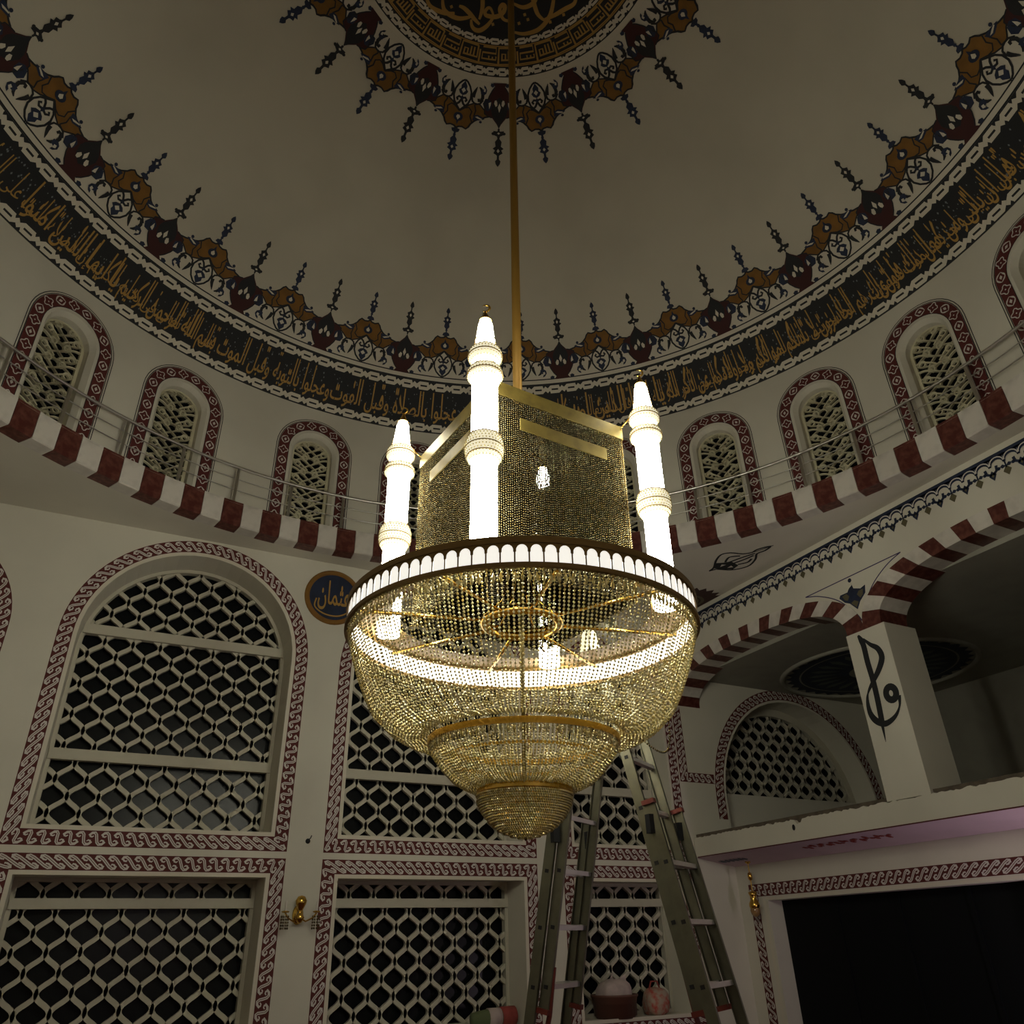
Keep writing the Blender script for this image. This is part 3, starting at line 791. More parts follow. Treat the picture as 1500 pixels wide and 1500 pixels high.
# braided painted surrounds
def braid(path_in, path_out, closed, period, parent, name='braided_border', yoff=.003, to3=None, mats=None):
    """strip between two matched polylines, with an interlaced braid"""
    b = MB(); n = len(path_in)
    rng_ = n if closed else n - 1
    b.mi(0)
    b.add([(x, z, .000) for x, z in path_in] + [(x, z, .000) for x, z in path_out], [(i, (i + 1) % n, n + (i + 1) % n, n + i) for i in range(rng_)])
    mid = [((p[0] + q[0]) / 2, (p[1] + q[1]) / 2) for p, q in zip(path_in, path_out)]
    L = [0]
    for i in range(1, rng_ + 1): L.append(L[-1] + hypot(mid[i % n][0] - mid[i - 1][0], mid[i % n][1] - mid[i - 1][1]))
    import bisect
    def at(s, t):
        if closed: s %= L[-1]
        s = min(max(s, 0), L[-1] - 1e-9); i = min(bisect.bisect_right(L, s) - 1, rng_ - 1)
        f = (s - L[i]) / max(1e-9, L[i + 1] - L[i]); j = (i + 1) % n
        p = (path_in[i][0] * (1 - f) + path_in[j][0] * f, path_in[i][1] * (1 - f) + path_in[j][1] * f)
        q = (path_out[i][0] * (1 - f) + path_out[j][0] * f, path_out[i][1] * (1 - f) + path_out[j][1] * f)
        g = (t + 1) / 2; return (p[0] * (1 - g) + q[0] * g, p[1] * (1 - g) + q[1] * g)
    b.mi(1)
    nr = max(1, int(round(L[-1] / period))); per = L[-1] / nr
    for k in range(nr):
        s = (k + .5) * per
        dg = [(-.78, -.40), (-.62, -.70), (-.40, -.72), (-.20, -.48), (0, 0), (.20, .48), (.40, .72), (.62, .70), (.78, .40)]
        P1 = [at(s + per * u, v) for u, v in dg]
        b.ribbon(P1, [.016, .026, .030, .030, .030, .030, .030, .026, .016], .002 + .0004 * (k % 2))
        b.ribbon([at(s + per * u, v) for u, v in [(.70, .52), (.60, .26), (.44, .20), (.36, .34)]], [.016, .018, .015, .010], .0034)
        b.ribbon([at(s + per * u, v) for u, v in [(-.70, -.52), (-.60, -.26), (-.44, -.20), (-.36, -.34)]], [.016, .018, .015, .010], .0034)
        b.mi(0); b.ribbon(P1[2:7], .006, .0038); b.mi(1)
    mm = [((p[0] * .035 + q[0] * .965), (p[1] * .035 + q[1] * .965)) for p, q in zip(path_in, path_out)]
    b.map(to3); return b.build(name, mats or [DARKRED, PALE], parent)
def line_strip(pi, po, closed, m, parent, to3, name='painted_line'):
    b = MB(); n = len(pi); r = n if closed else n - 1
    b.add([(x, z, .001) for x, z in pi] + [(x, z, .001) for x, z in po], [(i, (i + 1) % n, n + (i + 1) % n, n + i) for i in range(r)])
    b.map(to3); return b.build(name, m, parent)
def frame_paths(c, ho, zb, zt, arch, e0, e1, zs=ZS):
    """matched inner/outer polylines: e = inset from the outer line"""
    def path(e):
        h = ho - e; pts = []
        for i in range(9): pts.append((c - h + 2 * h * i / 8, zb + e))
        if arch:
            for i in range(1, 8): pts.append((c + h, zb + e + (zs - zb - e) * i / 8))
            pts += [(c + h * cos(pi * i / 36), zs + h * sin(pi * i / 36)) for i in range(37)]
            for i in range(1, 8): pts.append((c - h, zs - (zs - zb - e) * i / 8))
        else:
            for i in range(1, 8): pts.append((c + h, zb + e + (zt - zb - 2 * e) * i / 8))
            for i in range(9): pts.append((c + h - 2 * h * i / 8, zt - e))
            for i in range(1, 8): pts.append((c - h, zt - e - (zt - zb - 2 * e) * i / 8))
        return pts
    return path(e1), path(e0)
B3 = lambda u, v, h: (u, A_ - .002 - h, v)
for c, ho in WINS:
    for arch in (True, False):
        zb, zt = (UB, 0) if arch else (SILL - .2, LT)
        pi_, po_ = frame_paths(c, ho, zb, zt, arch, .005, .168)
        braid(pi_, po_, True, .128, wb, to3=B3)
        pi_, po_ = frame_paths(c, ho, zb, zt, arch, .172, .212)
        line_strip(pi_, po_, True, CREAM, wb, B3)
pa = [(AC + 1.84 * cos(pi * i / 36), AZS + 1.84 * sin(pi * i / 36)) for i in range(37)] + [(AC - 1.84, 3.6), (AC - 1.84, 3.3)]
pb = [(AC + 2.02 * cos(pi * i / 36), AZS + 2.02 * sin(pi * i / 36)) for i in range(37)] + [(AC - 2.02, 3.6), (AC - 2.02, 3.3)]
braid(pa, pb, False, .128, wb, to3=B3)
# L-shaped band in the corner beside the arcade
braid([(6.30, 5.05), (6.30, 4.5), (6.30, 3.99), (6.5, 3.99), (6.84, 3.99)], [(6.13, 5.05), (6.13, 4.5), (6.13, 3.84), (6.5, 3.84), (6.84, 3.84)], False, .128, wb, to3=B3)

# ------------------------------------------------------------------ right wall: arcade, x = 6.25 .. 6.75
X0, X1 = A_, A_ + .5
R3 = lambda u, v, h: (X0 - .002 - h, u, v)
def sup(c, hw, rise, t, zs=5.08, p=2.5):     # t 0..pi
    cc, ss = cos(t), sin(t)
    return (c + hw * math.copysign(abs(cc) ** (2 / p), cc), zs + rise * abs(ss) ** (2 / p))
ARCH = [4.43, 0.25, -3.93]
def curve(c, hw, rise, n=80):
    pts = [sup(c, hw, rise, pi * i / n) for i in range(n + 1)]; return pts
ra = MB()
arch_out = [curve(c, 2.09, .78) for c in ARCH]
top = [(A_, 6.53), (-A_, 6.53)]
poly = [(A_, 6.53), (-A_, 6.53), (-A_, 5.08)]
for c in ARCH[::-1]:
    pts = [p for p in curve(c, 2.09, .78)[::-1] if -A_ < p[0] < A_]
    poly += pts
zl = poly[-1][1]
poly += [(A_, zl)]
wr_ = holed(poly, [], lambda u, v, h: (X0, u, v), 'wall_right', WALL, kind='structure', label='cream arcade wall with striped arches and black calligraphy')
bk = MB().box((X0 + .45, 0, 6.13), (.30, 12.5, .8)).build('lintel_arcade', WALL, kind='structure', label='arcade core above the arches')
NB = 21
for c in ARCH:
    po_, pi_ = curve(c, 2.09, .78, 400), curve(c, 1.82, .57, 400)
    L = [0]
    for i in range(1, 401): L.append(L[-1] + hypot(po_[i][0] - po_[i - 1][0], po_[i][1] - po_[i - 1][1]))
    for k in range(NB):
        i0 = min(range(401), key=lambda i: abs(L[i] - L[-1] * k / NB)); i1 = min(range(401), key=lambda i: abs(L[i] - L[-1] * (k + 1) / NB))
        im = (i0 + i1) // 2; b = MB(); idx = [i0, (i0 + im) // 2, im, (im + i1) // 2, i1]
        if k == 0: idx = [0] + idx[1:]
        ip = [min(A_, max(-A_, pi_[i][0])) for i in idx]; op = [min(A_, max(-A_, po_[i][0])) for i in idx]
        if max(op) - min(op) < .01 and max(ip) - min(ip) < .01 and (min(ip) >= A_ - .001 or max(ip) <= -A_ + .001): continue
        pr = .012 if k % 2 else .008
        vs = []
        for q, i in enumerate(idx):
            vs += [(X0 - pr, ip[q], pi_[i][1]), (X0 - pr, op[q], po_[i][1]), (X1, op[q], po_[i][1]), (X1, ip[q], pi_[i][1])]
        fs = []
        for q in range(4):
            o = 4 * q
            for j in range(4): fs.append((o + j, o + (j + 1) % 4, o + 4 + (j + 1) % 4, o + 4 + j))
        fs += [(3, 2, 1, 0), (16, 17, 18, 19)]
        b.add(vs, fs).build('marble_block', STONER if k % 2 == 0 else STONEW, wr_)
for i in range(9):      # the striping runs on down the wall where the arch meets it
    pass
for y in (2.34, -1.84, -6.0):
    MB().box((X0 + .3, y, 4.04), (.6, .60, 2.08)).build('pillar', WALL, kind='structure', label={2.34: 'square cream pillar painted with tall black calligraphy', -1.84: 'plain square arcade pillar farther along the gallery', -6.0: 'plain square pillar at the near end of the gallery'}[y])
# painted letters on the pillar and spandrel
tk = MB()
def smooth(pts, n=6):
    out = []
    P = [pts[0]] + pts + [pts[-1]]
    for i in range(1, len(P) - 2):
        for j in range(n):
            t = j / n; a, b, c, d = P[i - 1], P[i], P[i + 1], P[i + 2]
            out.append(tuple(.5 * (2 * b[k] + (c[k] - a[k]) * t + (2 * a[k] - 5 * b[k] + 4 * c[k] - d[k]) * t * t + (3 * b[k] - a[k] - 3 * c[k] + d[k]) * t ** 3) for k in range(2)))
    out.append(pts[-1]); return out
s1 = smooth([(2.454, 5.035), (2.412, 4.899), (2.414, 4.665), (2.404, 4.435), (2.408, 4.209), (2.425, 3.955), (2.435, 3.855), (2.447, 3.662)])
n1 = len(s1); tk.ribbon(s1, [.03 + .05 * min(1, i / 4) if i < n1 - 10 else .07 * (n1 - 1 - i) / 10 + .004 for i in range(n1)], .002)
s2 = smooth([(2.391, 4.967), (2.31, 4.865), (2.219, 4.781), (2.193, 4.665), (2.259, 4.552), (2.381, 4.428), (2.492, 4.323), (2.549, 4.228), (2.566, 4.085), (2.54, 3.984), (2.474, 3.909), (2.371, 3.872), (2.225, 3.925), (2.13, 4.03), (2.10, 4.15)])
n2 = len(s2); tk.ribbon(s2, [.012 + .06 * abs(sin(pi * (i / n2) * 2.2)) + .012 for i in range(n2)], .0025)
ring = [(2.2 + .07 * cos(t), 4.2 + .08 * sin(t)) for t in [2 * pi * i / 20 for i in range(20)]]
tk.ribbon(ring, .085, .003, closed=True)
tk.map(R3); tk.build('black_calligraphy', BLACK, wr_)
ln = MB()
l0 = smooth([(3.14, 5.84), (2.9, 5.76), (2.62, 5.59), (2.40, 5.33), (2.335, 5.20)])
l1 = smooth([(2.335, 5.20), (2.27, 5.33), (2.05, 5.59), (1.78, 5.76), (1.54, 5.84)])
for off, wd in ((0, .014), ):
    ln.ribbon(l0, wd, .002); ln.ribbon(l1, wd, .002); ln.ribbon([(3.14, 5.84), (1.54, 5.84)], wd, .002)
    q0 = [(2.34 + (x - 2.34) * .80, 5.66 + (z - 5.66) * .80) for x, z in l0]; 
ln.map(R3); ln.build('purple_outline', PURPLE, wr_)
em = MB(); ep = [(2.367, 5.787), (2.35, 5.716), (2.406, 5.685), (2.424, 5.669), (2.445, 5.643), (2.568, 5.644), (2.593, 5.607), (2.523, 5.521), (2.453, 5.483), (2.355, 5.366), (2.289, 5.455), (2.18, 5.538), (2.154, 5.642), (2.239, 5.619), (2.34, 5.66)]
em.mi(0); em.fill(ep, .002); em.disc((2.367, 5.787), .03, .002, 10)
em.mi(1)
em.fill([(2.54, 5.615), (2.47, 5.63), (2.43, 5.58), (2.47, 5.53), (2.51, 5.55)], .004); em.fill([(2.20, 5.60), (2.27, 5.60), (2.31, 5.56), (2.27, 5.50), (2.22, 5.53)], .004); em.fill([(2.37, 5.50), (2.43, 5.48), (2.36, 5.40), (2.31, 5.46)], .004)
em.map(R3); em.build('tulip_emblem', [NAVY, OLIVE], wr_)
# blue crenellated border
bb = MB(); PB = .345
y = 6.2; bb.mi(0); bb.ribbon([(A_, 6.425), (-3.5, 6.425)], .045, .002)
k = 0
while y > -3.5:
    yc = y - PB / 2
    for j, sh in enumerate((0, .5)):
        cy = y - PB * (sh + .25); r = PB * .25
        bb.mi(0); bb.fill([(cy - r, 6.405), (cy + r, 6.405), (cy + r, 6.385)] + [(cy + r * cos(t), 6.385 - .0 + 0 * t) for t in ()] + [(cy - r, 6.385)], .002)
        arc_ = [(cy + r * .95 * cos(t), 6.300 + .075 * sin(t)) for t in [pi * i / 8 for i in range(9)]]
        bb.fill([(cy + r, 6.41)] + [(cy - r, 6.41)] + arc_[::-1], .002)
        bb.mi(1); bb.ribbon([(p[0], p[1] + .022) for p in arc_], .014, .006)
        bb.mi(0); bb.ribbon(arc_, .024, .005)
    # trefoil and diamond pendants
    q = y
    bb.mi(0); bb.ribbon([(q, 6.32), (q, 6.22)], .018, .003)
    for sg in (1, -1): bb.fill([(q, 6.24), (q + sg * .035, 6.275), (q + sg * .07, 6.255), (q + sg * .045, 6.225)], .003)
    bb.mi(2); bb.fill([(q, 6.245), (q + .05, 6.185), (q, 6.12), (q - .05, 6.185)], .003)
    q = y - PB / 2
    bb.mi(0); bb.ribbon([(q + .07, 6.30), (q + .06, 6.24), (q, 6.20), (q - .06, 6.24), (q - .07, 6.30)], .034, .003)
    for sg in (1, -1): bb.disc((q + sg * .085, 6.245), .022, .003, 8)
    bb.fill([(q, 6.26), (q + .045, 6.20), (q, 6.13), (q - .045, 6.20)], .003)
    bb.mi(2); bb.fill([(q, 6.21), (q + .014, 6.195), (q, 6.17), (q - .014, 6.195)], .005)
    y -= PB; k += 1
bb.map(R3); bb.build('crenellated_border', [NAVY, PALE, OLIVE], wr_)
# ceiling emblems
C3 = lambda u, v, h: (u, v, 6.522 - h)
ce = MB(); ce.mi(0)
tul = smooth([(5.446, 4.131), (5.43, 4.001), (5.30, 3.80), (5.233, 3.609), (5.319, 3.5), (5.50, 3.454), (5.60, 3.36), (5.60, 3.25), (5.70, 3.088), (5.73, 3.229), (5.695, 3.36), (5.80, 3.50), (5.876, 3.704), (5.83, 3.85), (5.725, 3.96), (5.60, 4.0), (5.50, 4.03)], 3)
ce.ribbon(tul, .034, .001, closed=True)
ce.fill([(5.44, 4.02), (5.36, 3.86), (5.45, 3.80), (5.52, 3.72), (5.62, 3.75), (5.72, 3.78), (5.74, 3.93), (5.60, 3.99)], .002)
for p in ([(5.52, 3.74), (5.58, 3.55), (5.66, 3.36)], [(5.46, 3.78), (5.40, 3.62), (5.52, 3.52)], [(5.60, 3.76), (5.66, 3.58), (5.69, 3.42)], [(5.69, 3.76), (5.77, 3.64), (5.74, 3.52)]): ce.ribbon(smooth(p, 4), .036, .002)
ce.ribbon(smooth([(5.60, 3.36), (5.66, 3.22), (5.72, 3.05)], 4), .018, .002)
ce.mi(1); ce.fill([(5.50, 3.94), (5.46, 3.86), (5.53, 3.84)], .004); ce.fill([(5.62, 3.92), (5.62, 3.83), (5.69, 3.86)], .004)
ce.map(C3); ce.build('tulip_emblem', [BLACK, WALL], ceil)
ro = MB(); cc = (6.02, 4.98 + .35)
pts = []
for i in range(44):
    t = 2 * pi * i / 44; r = .46 if i % 2 else .56; pts.append((min(A_ - .01, 5.92 + r * cos(t)), min(A_ - .01, 5.22 + r * sin(t))))
ro.mi(0); ro.fill(pts, .001); ro.mi(1); ro.disc((5.92, 5.22), .26, .003, 20); ro.mi(0); ro.ribbon([(5.92 + .19 * cos(2 * pi * i / 16), 5.22 + .19 * sin(2 * pi * i / 16)) for i in range(16)], .03, .005, True)
ro.map(C3); ro.build('corner_rosette', [mat('rosette_brown', (.045, .018, .014), .8), OLIVE], ceil)

# ------------------------------------------------------------------ side aisle and gallery slab
MB().box((9.1, 0, 5.65), (4.9, 12.6, .14)).build('ceiling_aisle', SHADEP, kind='structure', label='dark ceiling of the side aisle')
MB().box((11.6, 0, 4.3), (.2, 12.6, 2.7)).build('wall_aisle', SHADEP, kind='structure', label='outer wall of the side aisle')
ad = MB(); ad.mi(0); cx, cy, R0 = 9.3, 4.55, 1.5
ad.fill([(cx + (R0 if i % 2 else R0 - .10) * cos(2 * pi * i / 72), cy + (R0 if i % 2 else R0 - .10) * sin(2 * pi * i / 72)) for i in range(72)], .002)
ad.mi(1)
for i in range(24):
    t = 2 * pi * i / 24
    ad.fill([(cx + r * cos(t + d), cy + r * sin(t + d)) for r, d in ((.62, 0), (.82, .05), (1.0, .07), (1.14, 0), (1.0, -.07), (.82, -.05))], .004)
ad.mi(2); ad.ribbon([(cx + 1.26 * cos(2 * pi * i / 48), cy + 1.26 * sin(2 * pi * i / 48)) for i in range(48)], .03, .005, True)
ad.disc((cx, cy), .45, .004, 24)
ad.map(lambda u, v, h: (u, v, 5.578 - h)); ad.build('ceiling_rosette', [NAVY, mat('slate_paint', (.10, .12, .12), .8), mat('grey_paint', (.25, .25, .22), .8)], bpy.data.objects['ceiling_aisle'])
MB().tube([(cx + 1.56 * cos(2 * pi * i / 48), cy + 1.56 * sin(2 * pi * i / 48), 5.575) for i in range(48)], .045, 6, True).build('plaster_moulding', SHADEP, bpy.data.objects['ceiling_aisle'], True)
slab = MB().box((8.9, 0, 2.90), (5.2, 12.49, .30)).build('slab_gallery', CONC, kind='structure', label='concrete gallery slab crossing the arcade')
# plastered fascia with ragged top edge
fa = MB(); ys = np.arange(6.24, -6.2, -.035)
t_ = [2.995 + rng.uniform(-.012, .012) - (.05 if 4.0 < y < 4.12 else 0) for y in ys]
vs = []
for y, t in zip(ys, t_): vs += [(A_ - .005, y, 2.72), (A_ - .005, y, t), (A_ + .06, y, t), (A_ + .06, y, 2.72)]
fs = []
for i in range(len(ys) - 1):
    o = 4 * i
    for j in range(4): fs.append((o + j, o + (j + 1) % 4, o + 4 + (j + 1) % 4, o + 4 + j))
fa.add(vs, fs).build('plaster_fascia', WALL, slab)
MB().box((A_ - .006, 0, 2.722), (.012, 12.4, .012)).build('red_edge_line', DARKRED, slab)
sf = MB(); sf.hexa([(6.255, -6.2, 2.715), (6.995, -6.2, 2.60), (6.995, 6.245, 2.60), (6.255, 6.245, 2.715), (6.255, -6.2, 2.75), (6.995, -6.2, 2.75), (6.995, 6.245, 2.75), (6.255, 6.245, 2.75)]); sf.build('soffit', LAV, slab)
MB().disc((0, 0), .028, 0, 10).map(lambda x, y, z: (A_ - .009, 4.17 + x, 2.90 + y * 1.4)).build('anchor_hole', BLACK, slab)
so = MB(); so.mi(0)
for k in range(26):
    y = 4.3 - k * .055; x = 6.52 + .05 * sin(k * 1.9); so.disc((x, y), .05 + .02 * sin(k * 2.7), .001, 7, ry=.035)
so.mi(1)
for k in range(16):
    y = 6.12 - k * .035; so.disc((6.62 + .03 * sin(k * 2.3), y), .06, .001, 7, ry=.03)
so.map(lambda u, v, h: (u, v, 2.715 - (u - 6.255) * .1554 - .003 - h)); so.build('soffit_ornament', [mat('soffit_red', (.30, .04, .03), .8), mat('soffit_blue', (.14, .15, .19), .8)], slab)
# wall and door under the gallery, x = 7.0
DX = 7.0
D3 = lambda u, v, h: (DX - .002 - h, u, v)
dh = [(5.66, 0.0), (1.6, 0.0), (1.6, 2.10), (5.66, 2.10)]
wd_ = holed([(A_, 0), (A_, 2.73), (-A_, 2.73), (-A_, 0), (1.6, 0), (1.6, 2.10), (5.66, 2.10), (5.66, 0)], [], lambda u, v, h: (DX, u, v), 'wall_gallery', WALL, kind='structure', label='cream wall under the gallery around the dark doorway')
dr = MB().box((DX + .30, 3.63, 1.05), (.05, 4.06, 2.10)).build('door_1', DOORG, kind='structure', label='unlit wide doorway with dark leaves under the gallery')
for y in (2.62, 3.63, 4.65): MB().box((DX + .265, y, 1.05), (.02, .012 + .05, 2.08)).build('door_stile', DOORG, dr)
jb = MB(); op = [(5.66, 0), (5.66, 2.10), (1.6, 2.10), (1.6, 0)]
jb.add([(DX, y, z) for y, z in op] + [(DX + .34, y, z) for y, z in op], [(i, i + 1, 5 + i, 4 + i) for i in range(3)]); jb.build('door_reveal', WALL, dr)
braid([(5.85, 0.0), (5.85, .7), (5.85, 1.4), (5.85, 2.16), (4.6, 2.16), (3.2, 2.16), (1.4, 2.16), (1.4, 0.0)], [(6.02, 0.0), (6.02, .7), (6.02, 1.4), (6.02, 2.33), (4.6, 2.33), (3.2, 2.33), (1.23, 2.33), (1.23, 0.0)], False, .128, wd_, to3=D3)
line_strip([(5.70, 0), (5.70, 2.115), (1.56, 2.115), (1.56, 0)], [(5.76, 0), (5.76, 2.14), (1.50, 2.14), (1.50, 0)], False, CREAM, wd_, D3)

# ------------------------------------------------------------------ chandelier (local frame: x right, y away, z up; z measured from the floor minus ZB)
ZB = 2.11
er = Vector((0.86609294, -0.49988301, 0)); ef = Vector((0.49988301, 0.86609294, 0))
P0 = er * -.115 + Vector((0, 0, ZB))
ez = (er * .0137 + Vector((0, 0, 1))).normalized(); ex = (er - ez * er.dot(ez)).normalized(); ey = ez.cross(ex)
ch = empty('chandelier', (0, 0, 0), 'huge lit crystal chandelier with a bead-curtained cube and four glowing minarets, hanging from the dome', 'chandelier')
ch.matrix_world = Matrix.Translation(P0) @ Matrix((ex, ey, ez)).transposed().to_4x4()
Z = lambda z: z - ZB
def cm(b, name, m, parent=ch, sm=False, **kw): return b.build(name, m, parent, sm, **kw)
def cbeads(name, pts, r, m, parent=ch, stretch=1.25):
    o = put(name, beads_mesh(name, pts, r, m, stretch), parent); o['kind'] = 'stuff'; return o
CY = -.03                      # ring centre in the local frame
cm(MB().tube([(.0, CY, Z(4.68)), (.0, CY * .6, Z(8.0)), (0, 0, Z(12.5))], .034, 12), 'suspension_rod', RODM, sm=True)
cm(MB().lathe([(.001, 0), (.16, 0), (.15, -.05), (.06, -.10), (.034, -.16)], 20, (0, 0, Z(12.53))), 'ceiling_rose', RODM, sm=True)
# ring frame with little arcade
RG, ZR0, ZR1 = 1.057, 3.24, 3.375
NA = 92
cm(MB().lathe([(RG - .018, Z(ZR0) - .012), (RG + .014, Z(ZR0) - .012), (RG + .014, Z(ZR0) + .012), (RG - .018, Z(ZR0) + .012), (RG - .018, Z(ZR0) - .012)], 128, (0, CY, 0)), 'lower_rim', BRONZE)
cm(MB().lathe([(RG - .03, Z(ZR1) - .006), (RG + .014, Z(ZR1) - .014), (RG + .014, Z(ZR1) + .022), (RG - .03, Z(ZR1) + .022), (RG - .03, Z(ZR1) - .006)], 128, (0, CY, 0)), 'upper_rim', BRONZE)
da = 2 * pi / NA; fb = MB(); hz0, hz1 = ZR0 + .012, ZR1 - .004
arc_fr = MB()
for k in range(NA):          # pierced arcade plate: spandrels and colonnettes
    a0 = k * da; rr = RG + .006
    def q(u, z): t = a0 + (u) * da; return (rr * cos(t), CY + rr * sin(t), Z(z))
    n = 8; top_ = []
    for i in range(n + 1):
        u = .5 - .41 * cos(pi * i / n); zz = (hz0 + .066) + .034 * sin(pi * i / n); top_.append((u, zz))
    vs = []; fs = []
    for u, zz in top_: vs += [q(u, zz), q(u, hz1)]
    for i in range(n): fs.append((2 * i, 2 * i + 2, 2 * i + 3, 2 * i + 1))
    arc_fr.add(vs, fs)
    for u0, u1, z0, z1 in ((-.055, .055, hz0, hz0 + .064), (-.105, .105, hz0 + .058, hz0 + .080), (-.10, .10, hz0 + .072, hz1)):
        arc_fr.add([q(u0, z0), q(u1, z0), q(u1, z1), q(u0, z1)], [(0, 1, 2, 3)])
cm(arc_fr, 'arcade_plate', BRONZE)
pm_ = MB(); t = da * .5
pm_.add([((RG - .002) * cos(s), (RG - .002) * sin(s), z) for s in (-t * .98, 0, t * .98) for z in (Z(hz0), Z(hz1))], [(0, 2, 3, 1), (2, 4, 5, 3)])
pmesh = pm_.mesh('backlit_panel', PANEL)
for k in range(NA):
    o = put('backlit_panel', pmesh, ch); o.location = (0, CY, 0); o.rotation_euler = (0, 0, (k + .5) * da)
cm(MB().lathe([(RG - .022, Z(ZR0) + .01), (RG - .022, Z(ZR1) - .012)], 128, (0, CY, 0), flip=True), 'led_strip', LED)
# hub, spokes, inner hoop
hub = MB().lathe([(.24, Z(3.38)), (.26, Z(3.36)), (.26, Z(3.33)), (.23, Z(3.31)), (.20, Z(3.33)), (.20, Z(3.38)), (.24, Z(3.38))], 40, (0, CY, 0)); cm(hub, 'hub', GOLD, sm=True)
for k in range(8):
    t = 2 * pi * (k + .35) / 8
    cm(MB().tube([(.24 * cos(t), CY + .24 * sin(t), Z(3.345)), (1.03 * cos(t), CY + 1.03 * sin(t), Z(3.345))], .013, 8), 'spoke', GOLD, sm=True)
cm(MB().tube([(0, CY, Z(4.66)), (0, CY, Z(2.2))], .011, 8), 'central_stem', GOLDM, sm=True)
for k in range(6):
    t = 2 * pi * k / 6 + .2
    cm(MB().tube([(.05 * cos(t), CY + .05 * sin(t), Z(3.75)), (.12 * cos(t), CY + .12 * sin(t), Z(3.5)), (.23 * cos(t), CY + .23 * sin(t), Z(3.37))], .007, 6), 'stay', GOLD, sm=True)
# bulbs inside bowl and cube
bm_ = MB().ball((0, 0, 0), .015, 8, 1.6).mesh('bulb', BULB, True)
for k in range(2):
    o = put('bulb', bm_, ch); o.location = (.14 - .03 * k, CY + .2, Z(3.26 - .1 * k))
# bead curtains of the bowl
def prof_pts(prof, step):
    L = [0]
    for i in range(1, len(prof)): L.append(L[-1] + hypot(prof[i][0] - prof[i - 1][0], prof[i][1] - prof[i - 1][1]))
    n = int(L[-1] / step); out = []
    for k in range(n + 1):
        s = L[-1] * k / n; i = max(j for j in range(len(L)) if L[j] <= s + 1e-9); i = min(i, len(prof) - 2)
        f = (s - L[i]) / (L[i + 1] - L[i]); out.append((prof[i][0] * (1 - f) + prof[i + 1][0] * f, prof[i][1] * (1 - f) + prof[i + 1][1] * f))
    return out
def curtain(prof, ns, step, r, name, m, rj=.004, gap=None, droop=0):
    pts = []; rad = []
    base = prof_pts(prof, step)
    for k in range(ns):
        t = 2 * pi * k / ns + rng.uniform(-.1, .1) * 2 * pi / ns; j = rng.uniform(-.5, .5) * step; dr = rng.uniform(-rj, rj)
        for i, (R, z) in enumerate(base):
            if gap and gap(t, z): continue
            rr_ = R + dr
            pts.append((rr_ * cos(t), CY + rr_ * sin(t), Z(z) + j * .5)); rad.append(r * (1.0 if i else 1.5))
    return cbeads(name, pts, rad, m)
bowl = [(1.045, 3.225), (1.02, 3.12), (.985, 3.02), (.93, 2.885), (.87, 2.77), (.78, 2.685), (.68, 2.632), (.60, 2.634), (.555, 2.66)]
curtain(bowl, 250, .0190, .0078, 'bowl_curtain', CRYS)
# row of drop crystals under the rim
cbeads('drop_crystals', [((1.035) * cos(2 * pi * k / 180), CY + 1.035 * sin(2 * pi * k / 180), Z(3.185)) for k in range(180)], .011, CRYS, stretch=3.0)
cm(MB().lathe([(.528, Z(2.597)), (.552, Z(2.594)), (.552, Z(2.628)), (.528, Z(2.63)), (.528, Z(2.597))], 72, (0, CY, 0)), 'middle_hoop', GOLD, sm=False)
curtain([(.535, 2.605), (.525, 2.55), (.475, 2.48), (.40, 2.405), (.33, 2.37), (.26, 2.36)], 150, .0165, .0075, 'middle_curtain', CRYS)
cbeads('drop_crystals', [(.53 * cos(2 * pi * k / 100), CY + .53 * sin(2 * pi * k / 100), Z(2.575)) for k in range(100)], .009, CRYS, stretch=3.2)
cm(MB().lathe([(.44, Z(2.515)), (.452, Z(2.512)), (.452, Z(2.53)), (.44, Z(2.533)), (.44, Z(2.515))], 64, (0, CY, 0)), 'inner_hoop', GOLD)
cm(MB().lathe([(.245, Z(2.335)), (.268, Z(2.335)), (.268, Z(2.365)), (.245, Z(2.365)), (.245, Z(2.335))], 56, (0, CY, 0)), 'lower_hoop', GOLD)
tier = [(.266, 2.322), (.262, 2.298), (.255, 2.274), (.243, 2.250), (.226, 2.227), (.207, 2.204), (.183, 2.182), (.156, 2.162), (.124, 2.146), (.088, 2.132), (.045, 2.122)]
for R, z in tier:
    n = max(8, int(2 * pi * R / .013)); pts = []
    for row in range(2):
        for k in range(n):
            t = 2 * pi * (k + .5 * row) / n; pts.append(((R - .006 * row) * cos(t), CY + (R - .006 * row) * sin(t), Z(z) - .011 * row))
    o = cbeads('bead_hoop', pts, .0082, CRYS)
    cm(MB().tube([((R - .008) * cos(2 * pi * k / 40), CY + (R - .008) * sin(2 * pi * k / 40), Z(z) + .009) for k in range(40)], .0026, 5, True), 'wire_hoop', GOLD)
cbeads('bottom_drop', [(0, CY, Z(2.118)), (0, CY, Z(2.105))], [.016, .010], CRYG)
# loose strand hanging from the bowl's right side
lp = []
for i in range(30):
    f = i / 29; lp.append((.84 - .17 * f + .05 * sin(pi * f), CY, Z(2.735) - .11 * f - .13 * sin(pi * f)))
cbeads('loose_strand', lp, .0065, CRYG)

